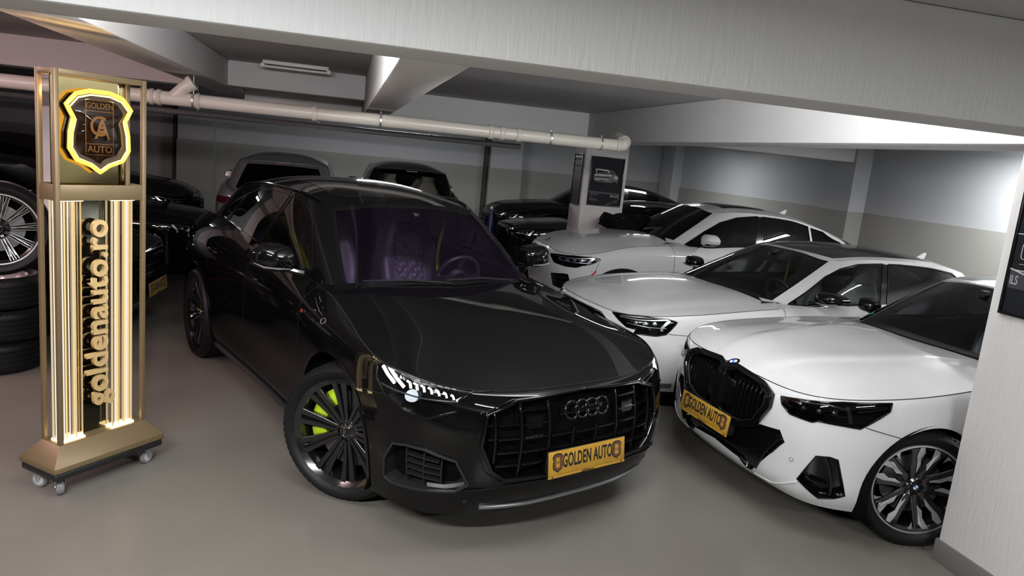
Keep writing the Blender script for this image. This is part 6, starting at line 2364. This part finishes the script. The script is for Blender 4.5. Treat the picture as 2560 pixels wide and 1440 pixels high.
flat(e, R5([(-.198, .056), (-.196, .070), (.05, .078), (.062, .062)]), 'poster_ink', .0096)
flat(e, R5([(-.185, .024), (-.184, .040), (.03, .042), (.04, .028)]), 'poster_light', .0094)
flat(e, R5([(-.11, .006), (-.11, .024), (-.02, .024), (-.02, .004)]), 'poster_ink', .0096)
flat(e, R5([(.125, .060), (.135, .100), (.165, .098), (.186, .070), (.178, .045)]), 'poster_light', .0094)
for cx, rx in ((.092, .019), (.172, .015)):
    flat(e, [(cx + rx * math.cos(a), .020 + .036 * math.sin(a)) for a in np.linspace(0, 2 * PI, 19)[:-1]], 'poster_ink', .0097)
    MB().tube([(cx + rx * .7 * math.cos(a), .020 + .027 * math.sin(a), .0103) for a in np.linspace(0, 2 * PI, 19)[:-1]], .0018, 5, closed=True).build('print_shape', 'poster_light', e)
flat(e, [(-.257, -.150), (.257, -.165), (.257, -.185), (-.257, -.185)], 'poster_grey')
flat(e, [(.02, -.357), (.257, -.235), (.257, -.25), (.06, -.357)], 'poster_grey')
o = text_mesh('993 GT2', .048, .0002, .0008, .85, parent=e, mat='poster_light', name='print_lettering')
o.location = (.165, -.215, .0088)
for k, (y, w) in enumerate(((-.195, .15), (-.215, .13), (-.24, .03), (-.262, .09), (-.28, .13), (-.295, .14))):
    flat(e, [(-.235, y), (-.235 + w, y), (-.235 + w, y + .006), (-.235, y + .006)], 'poster_mid')
flat(e, [(.185, -.305), (.215, -.305), (.215, -.298), (.185, -.298)], 'gold_plate')

e = poster('framed_poster', 'glossy black framed poster on the shaded side of the far pillar', (3.529, 10.915, 1.745), (PI / 2, 0, -PI / 2), .40, .76)
flat(e, [(-.20, .22), (.20, .22), (.20, .30), (-.20, .30)], 'poster_ink')
flat(e, [(-.19, .33), (.19, .33), (.19, .365), (-.19, .365)], 'poster_light')
flat(e, [(-.20, -.10), (.20, -.10), (.20, .20), (-.20, .20)], 'poster_grey')
flat(e, [(-.20 * math.cos(a), -.10 + .16 * math.sin(a) - .05) for a in np.linspace(0, PI, 14)], 'poster_ink', .009)

e = poster('framed_poster', 'black framed poster lettered on a grey band, on the textured pillar', (3.339, 2.66, 1.835), (PI / 2, 0, -PI / 2), .68, .76)
flat(e, [(-.34, -.255), (.34, -.255), (.34, -.165), (-.34, -.165)], 'poster_grey')
o = text_mesh('ILS', .066, .0003, .0003, .60, align='LEFT', parent=e, mat='poster_light', name='print_lettering')
o.location = (-.336, -.215, .0092)
MB().tube([(-.34, -.158, .010), (-.26, -.178, .010)], .004, 5).build('print_shape', 'poster_light', e)
flat(e, [(-.34, -.160), (.34, -.150), (.34, -.156), (-.34, -.166)], 'poster_light', .009)
for pts in ([(-.30, -.105), (-.22, -.100), (-.21, -.02), (-.30, -.02)], [(-.18, -.105), (-.05, -.10), (-.04, -.02), (-.17, -.02)]):
    MB().tube([(x, y, .010) for x, y in rsmooth(pts, 4, .25)], .0022, 5, closed=True).build('print_shape', 'poster_light', e)
for (xa, ya, xb, yb, r) in ((-.34, .02, .34, .03, .003), (-.31, .10, -.18, .20, .006), (-.34, .24, .3, .26, .002), (-.30, -.13, .1, -.125, .0015)):
    MB().tube([(xa, ya, .010), (xb, yb, .010)], r, 5).build('print_shape', 'poster_light', e)
flat(e, [(-.33, .05), (.33, .05), (.33, .22), (-.33, .20)], 'poster_ink', .0085)


# ------------------------------------------------------------------ black cloth on the white coupe SUV
pmat('cloth_black', (.0022, .0022, .0025), .9, spec=.15, bump=(60, .3, .003))


def build_cloth(loc, rz):
    me_bm = bmesh.new()
    bmesh.ops.create_icosphere(me_bm, subdivisions=5, radius=1)
    from mathutils import noise
    for v in me_bm.verts:
        p = v.co.copy()
        n1 = noise.fractal(p * 1.6 + Vector((3, 1, 0)), 1.0, 2.0, 4)
        r1 = abs(noise.noise(p * 2.6 + Vector((7, 2, 4))))
        r2 = abs(noise.noise(Vector((p.x * 5 + p.y * 3, p.y * 4, p.z * 2)) + Vector((1, 9, 2))))
        k = 1 + .30 * n1 - .40 * r1 - .16 * r2
        hgt = .26 - .12 * max(0, p.x + .1) + .03 * math.sin(5 * p.x)
        q = Vector((p.x * .58 * (1 + .15 * n1), p.y * .34 * (1 + .2 * n1), (p.z * hgt if p.z > 0 else p.z * .05) * k))
        v.co = q
    me = bpy.data.meshes.new('crumpled_cover')
    me_bm.to_mesh(me)
    me_bm.free()
    me.materials.append(MATS['cloth_black'])
    me.polygons.foreach_set('use_smooth', [True] * len(me.polygons))
    o = link('crumpled_cover', me, None, loc, (0, .10, rz))
    tag(o, 'crumpled black cloth lying on the hood of the white coupe SUV', 'cloth')
    return o


# blue cone
pmat('cone_blue', (.012, .016, .10), .35)


def build_cone():
    e = thing('blue_cone', 'slender dark blue cone with white tip, between the black cars at the back', 'cone', (2.70, 13.30, 0))
    MB().box((-.16, -.16, 0), (.16, .16, .03)).build('cone_foot', 'cone_blue', e, bevel=.006)
    MB().lathe([(.125, .03), (.105, .10), (.04, .85), (.022, 1.0)], 24, axis='z').build('cone_body', 'cone_blue', e, smooth=True)
    MB().lathe([(.022, 1.0), (.024, 1.02), (.018, 1.04), (.001, 1.045)], 16, axis='z').build('cone_tip', 'white_enamel', e, smooth=True)


build_cone()


# ------------------------------------------------------------------ all other cars
build_b5()
build_a8()
x6, x6h, x6g = build_x6()
_u = nearuv(x6h, [(-.38, .33, 1.12)])
build_cloth((POSES['x6'][0] + .70, POSES['x6'][1] + .40, 1.105), math.radians(8))

Q8_HL = [(.348, .93, .905), (.609, .754, .872), (.785, .527, .835), (.784, .719, .763), (.701, .826, .717), (.585, .894, .724), (.457, .934, .769)]
Q8_GR = [(.87, -.03, .80), (.868, .427, .79), (.850, .585, .74), (.86, .612, .60), (.90, .48, .415), (.935, -.03, .405)]
Q8_WIN = [('front_window', [(-.826, .81, 1.155), (-1.121, .705, 1.421), (-1.39, .68, 1.552), (-1.58, .68, 1.572), (-1.74, .84, 1.195)]),
          ('rear_window_side', [(-1.63, .68, 1.572), (-2.25, .68, 1.553), (-2.52, .70, 1.478), (-2.70, .81, 1.24), (-1.79, .845, 1.20)]),
          ('quarter_window', [(-2.56, .70, 1.464), (-2.98, .78, 1.29), (-2.74, .81, 1.245)])]
Q8_TAIL = [(-4.0, -.03, .99), (-3.97, .5, .99), (-3.80, .80, .99), (-3.55, .93, .99), (-3.55, .94, .92), (-3.82, .83, .91), (-3.98, .5, .91), (-4.02, -.03, .91)]


def red_glint(e, b, h, g):
    """nose blades coloured dark red and chrome to stand in for red-lit glints"""
    q = child('nose_glint', e)
    for k in range(6):
        z = .50 + .045 * k
        mb = MB()
        barrel(mb, b, poly3(b, [(.80, .50, z), (.74, .66, z + .004), (.66, .77, z + .01)], closed=False), .010, .02, .004, -1)
        mb.build('glint_blade', 'red_dim' if k % 2 else 'chrome', q)  # red light glinting on the nose, put into the blade colour


back_car(A8, 'saloon_car', 'black saloon with gold plate, nose towards the black coupe SUV, behind the sign tower', (-2.66, 7.62, -4), 'paint_dark', A8_HL, A8_GR, A8_WIN, plate_on=True, tint='red_dim', extras=red_glint, rim='alloy_bright', wstyle='slim')  # tint: red reflection in the headlight, put into the strip colour
back_car(A8, 'saloon_car', 'black saloon whose bright headlight shows behind the nearer black saloon', (-2.42, 10.15, -3), 'paint_black', A8_HL, A8_GR, A8_WIN, lamp='chrome')
back_car(X6, 'parked_suv', 'black SUV in the far row left of the grey SUV, headlight towards it', (-3.25, 13.35, 0), 'paint_dark', X6_HL, A8_GR, [('front_window', [(-.90, .82, 1.09), (-1.429, .703, 1.391), (-2.0, .659, 1.506), (-1.93, .846, 1.11)]), ('rear_window_side', [(-2.08, .66, 1.506), (-2.82, .626, 1.415), (-2.80, .78, 1.205), (-2.02, .84, 1.125)])], R=.385)
back_car(SUVR, 'parked_suv', 'grey SUV parked nose to the back wall, dark rear window and slatted tail lamp', (-1.05, 15.35, 92), 'paint_grey', Q8_HL, Q8_GR, Q8_WIN, R=.385, rear=Q8_TAIL)
back_car(SUVR, 'parked_suv', 'black SUV with beige seats, parked nose to the back wall', (1.18, 16.95, 90), 'paint_black', Q8_HL, Q8_GR, Q8_WIN, glass='glass_mid', ws='glass_clear', R=.385, rear=Q8_TAIL, rear_glass='glass_clear', seats='leather_beige')
back_car(X6, 'parked_suv', 'black SUV seen from the side, farthest behind the poster pillar', (3.85, 15.4, 180), 'paint_black', X6_HL, A8_GR, [('front_window', [(-.90, .82, 1.09), (-1.429, .703, 1.391), (-2.0, .659, 1.506), (-1.93, .846, 1.11)]), ('rear_window_side', [(-2.08, .66, 1.506), (-2.82, .626, 1.415), (-2.80, .78, 1.205), (-2.02, .84, 1.125)])], R=.385)
back_car(A8, 'saloon_car', 'low black saloon between the poster pillar and the farthest black SUV', (3.62, 12.55, 180), 'paint_dark', A8_HL, A8_GR, A8_WIN)
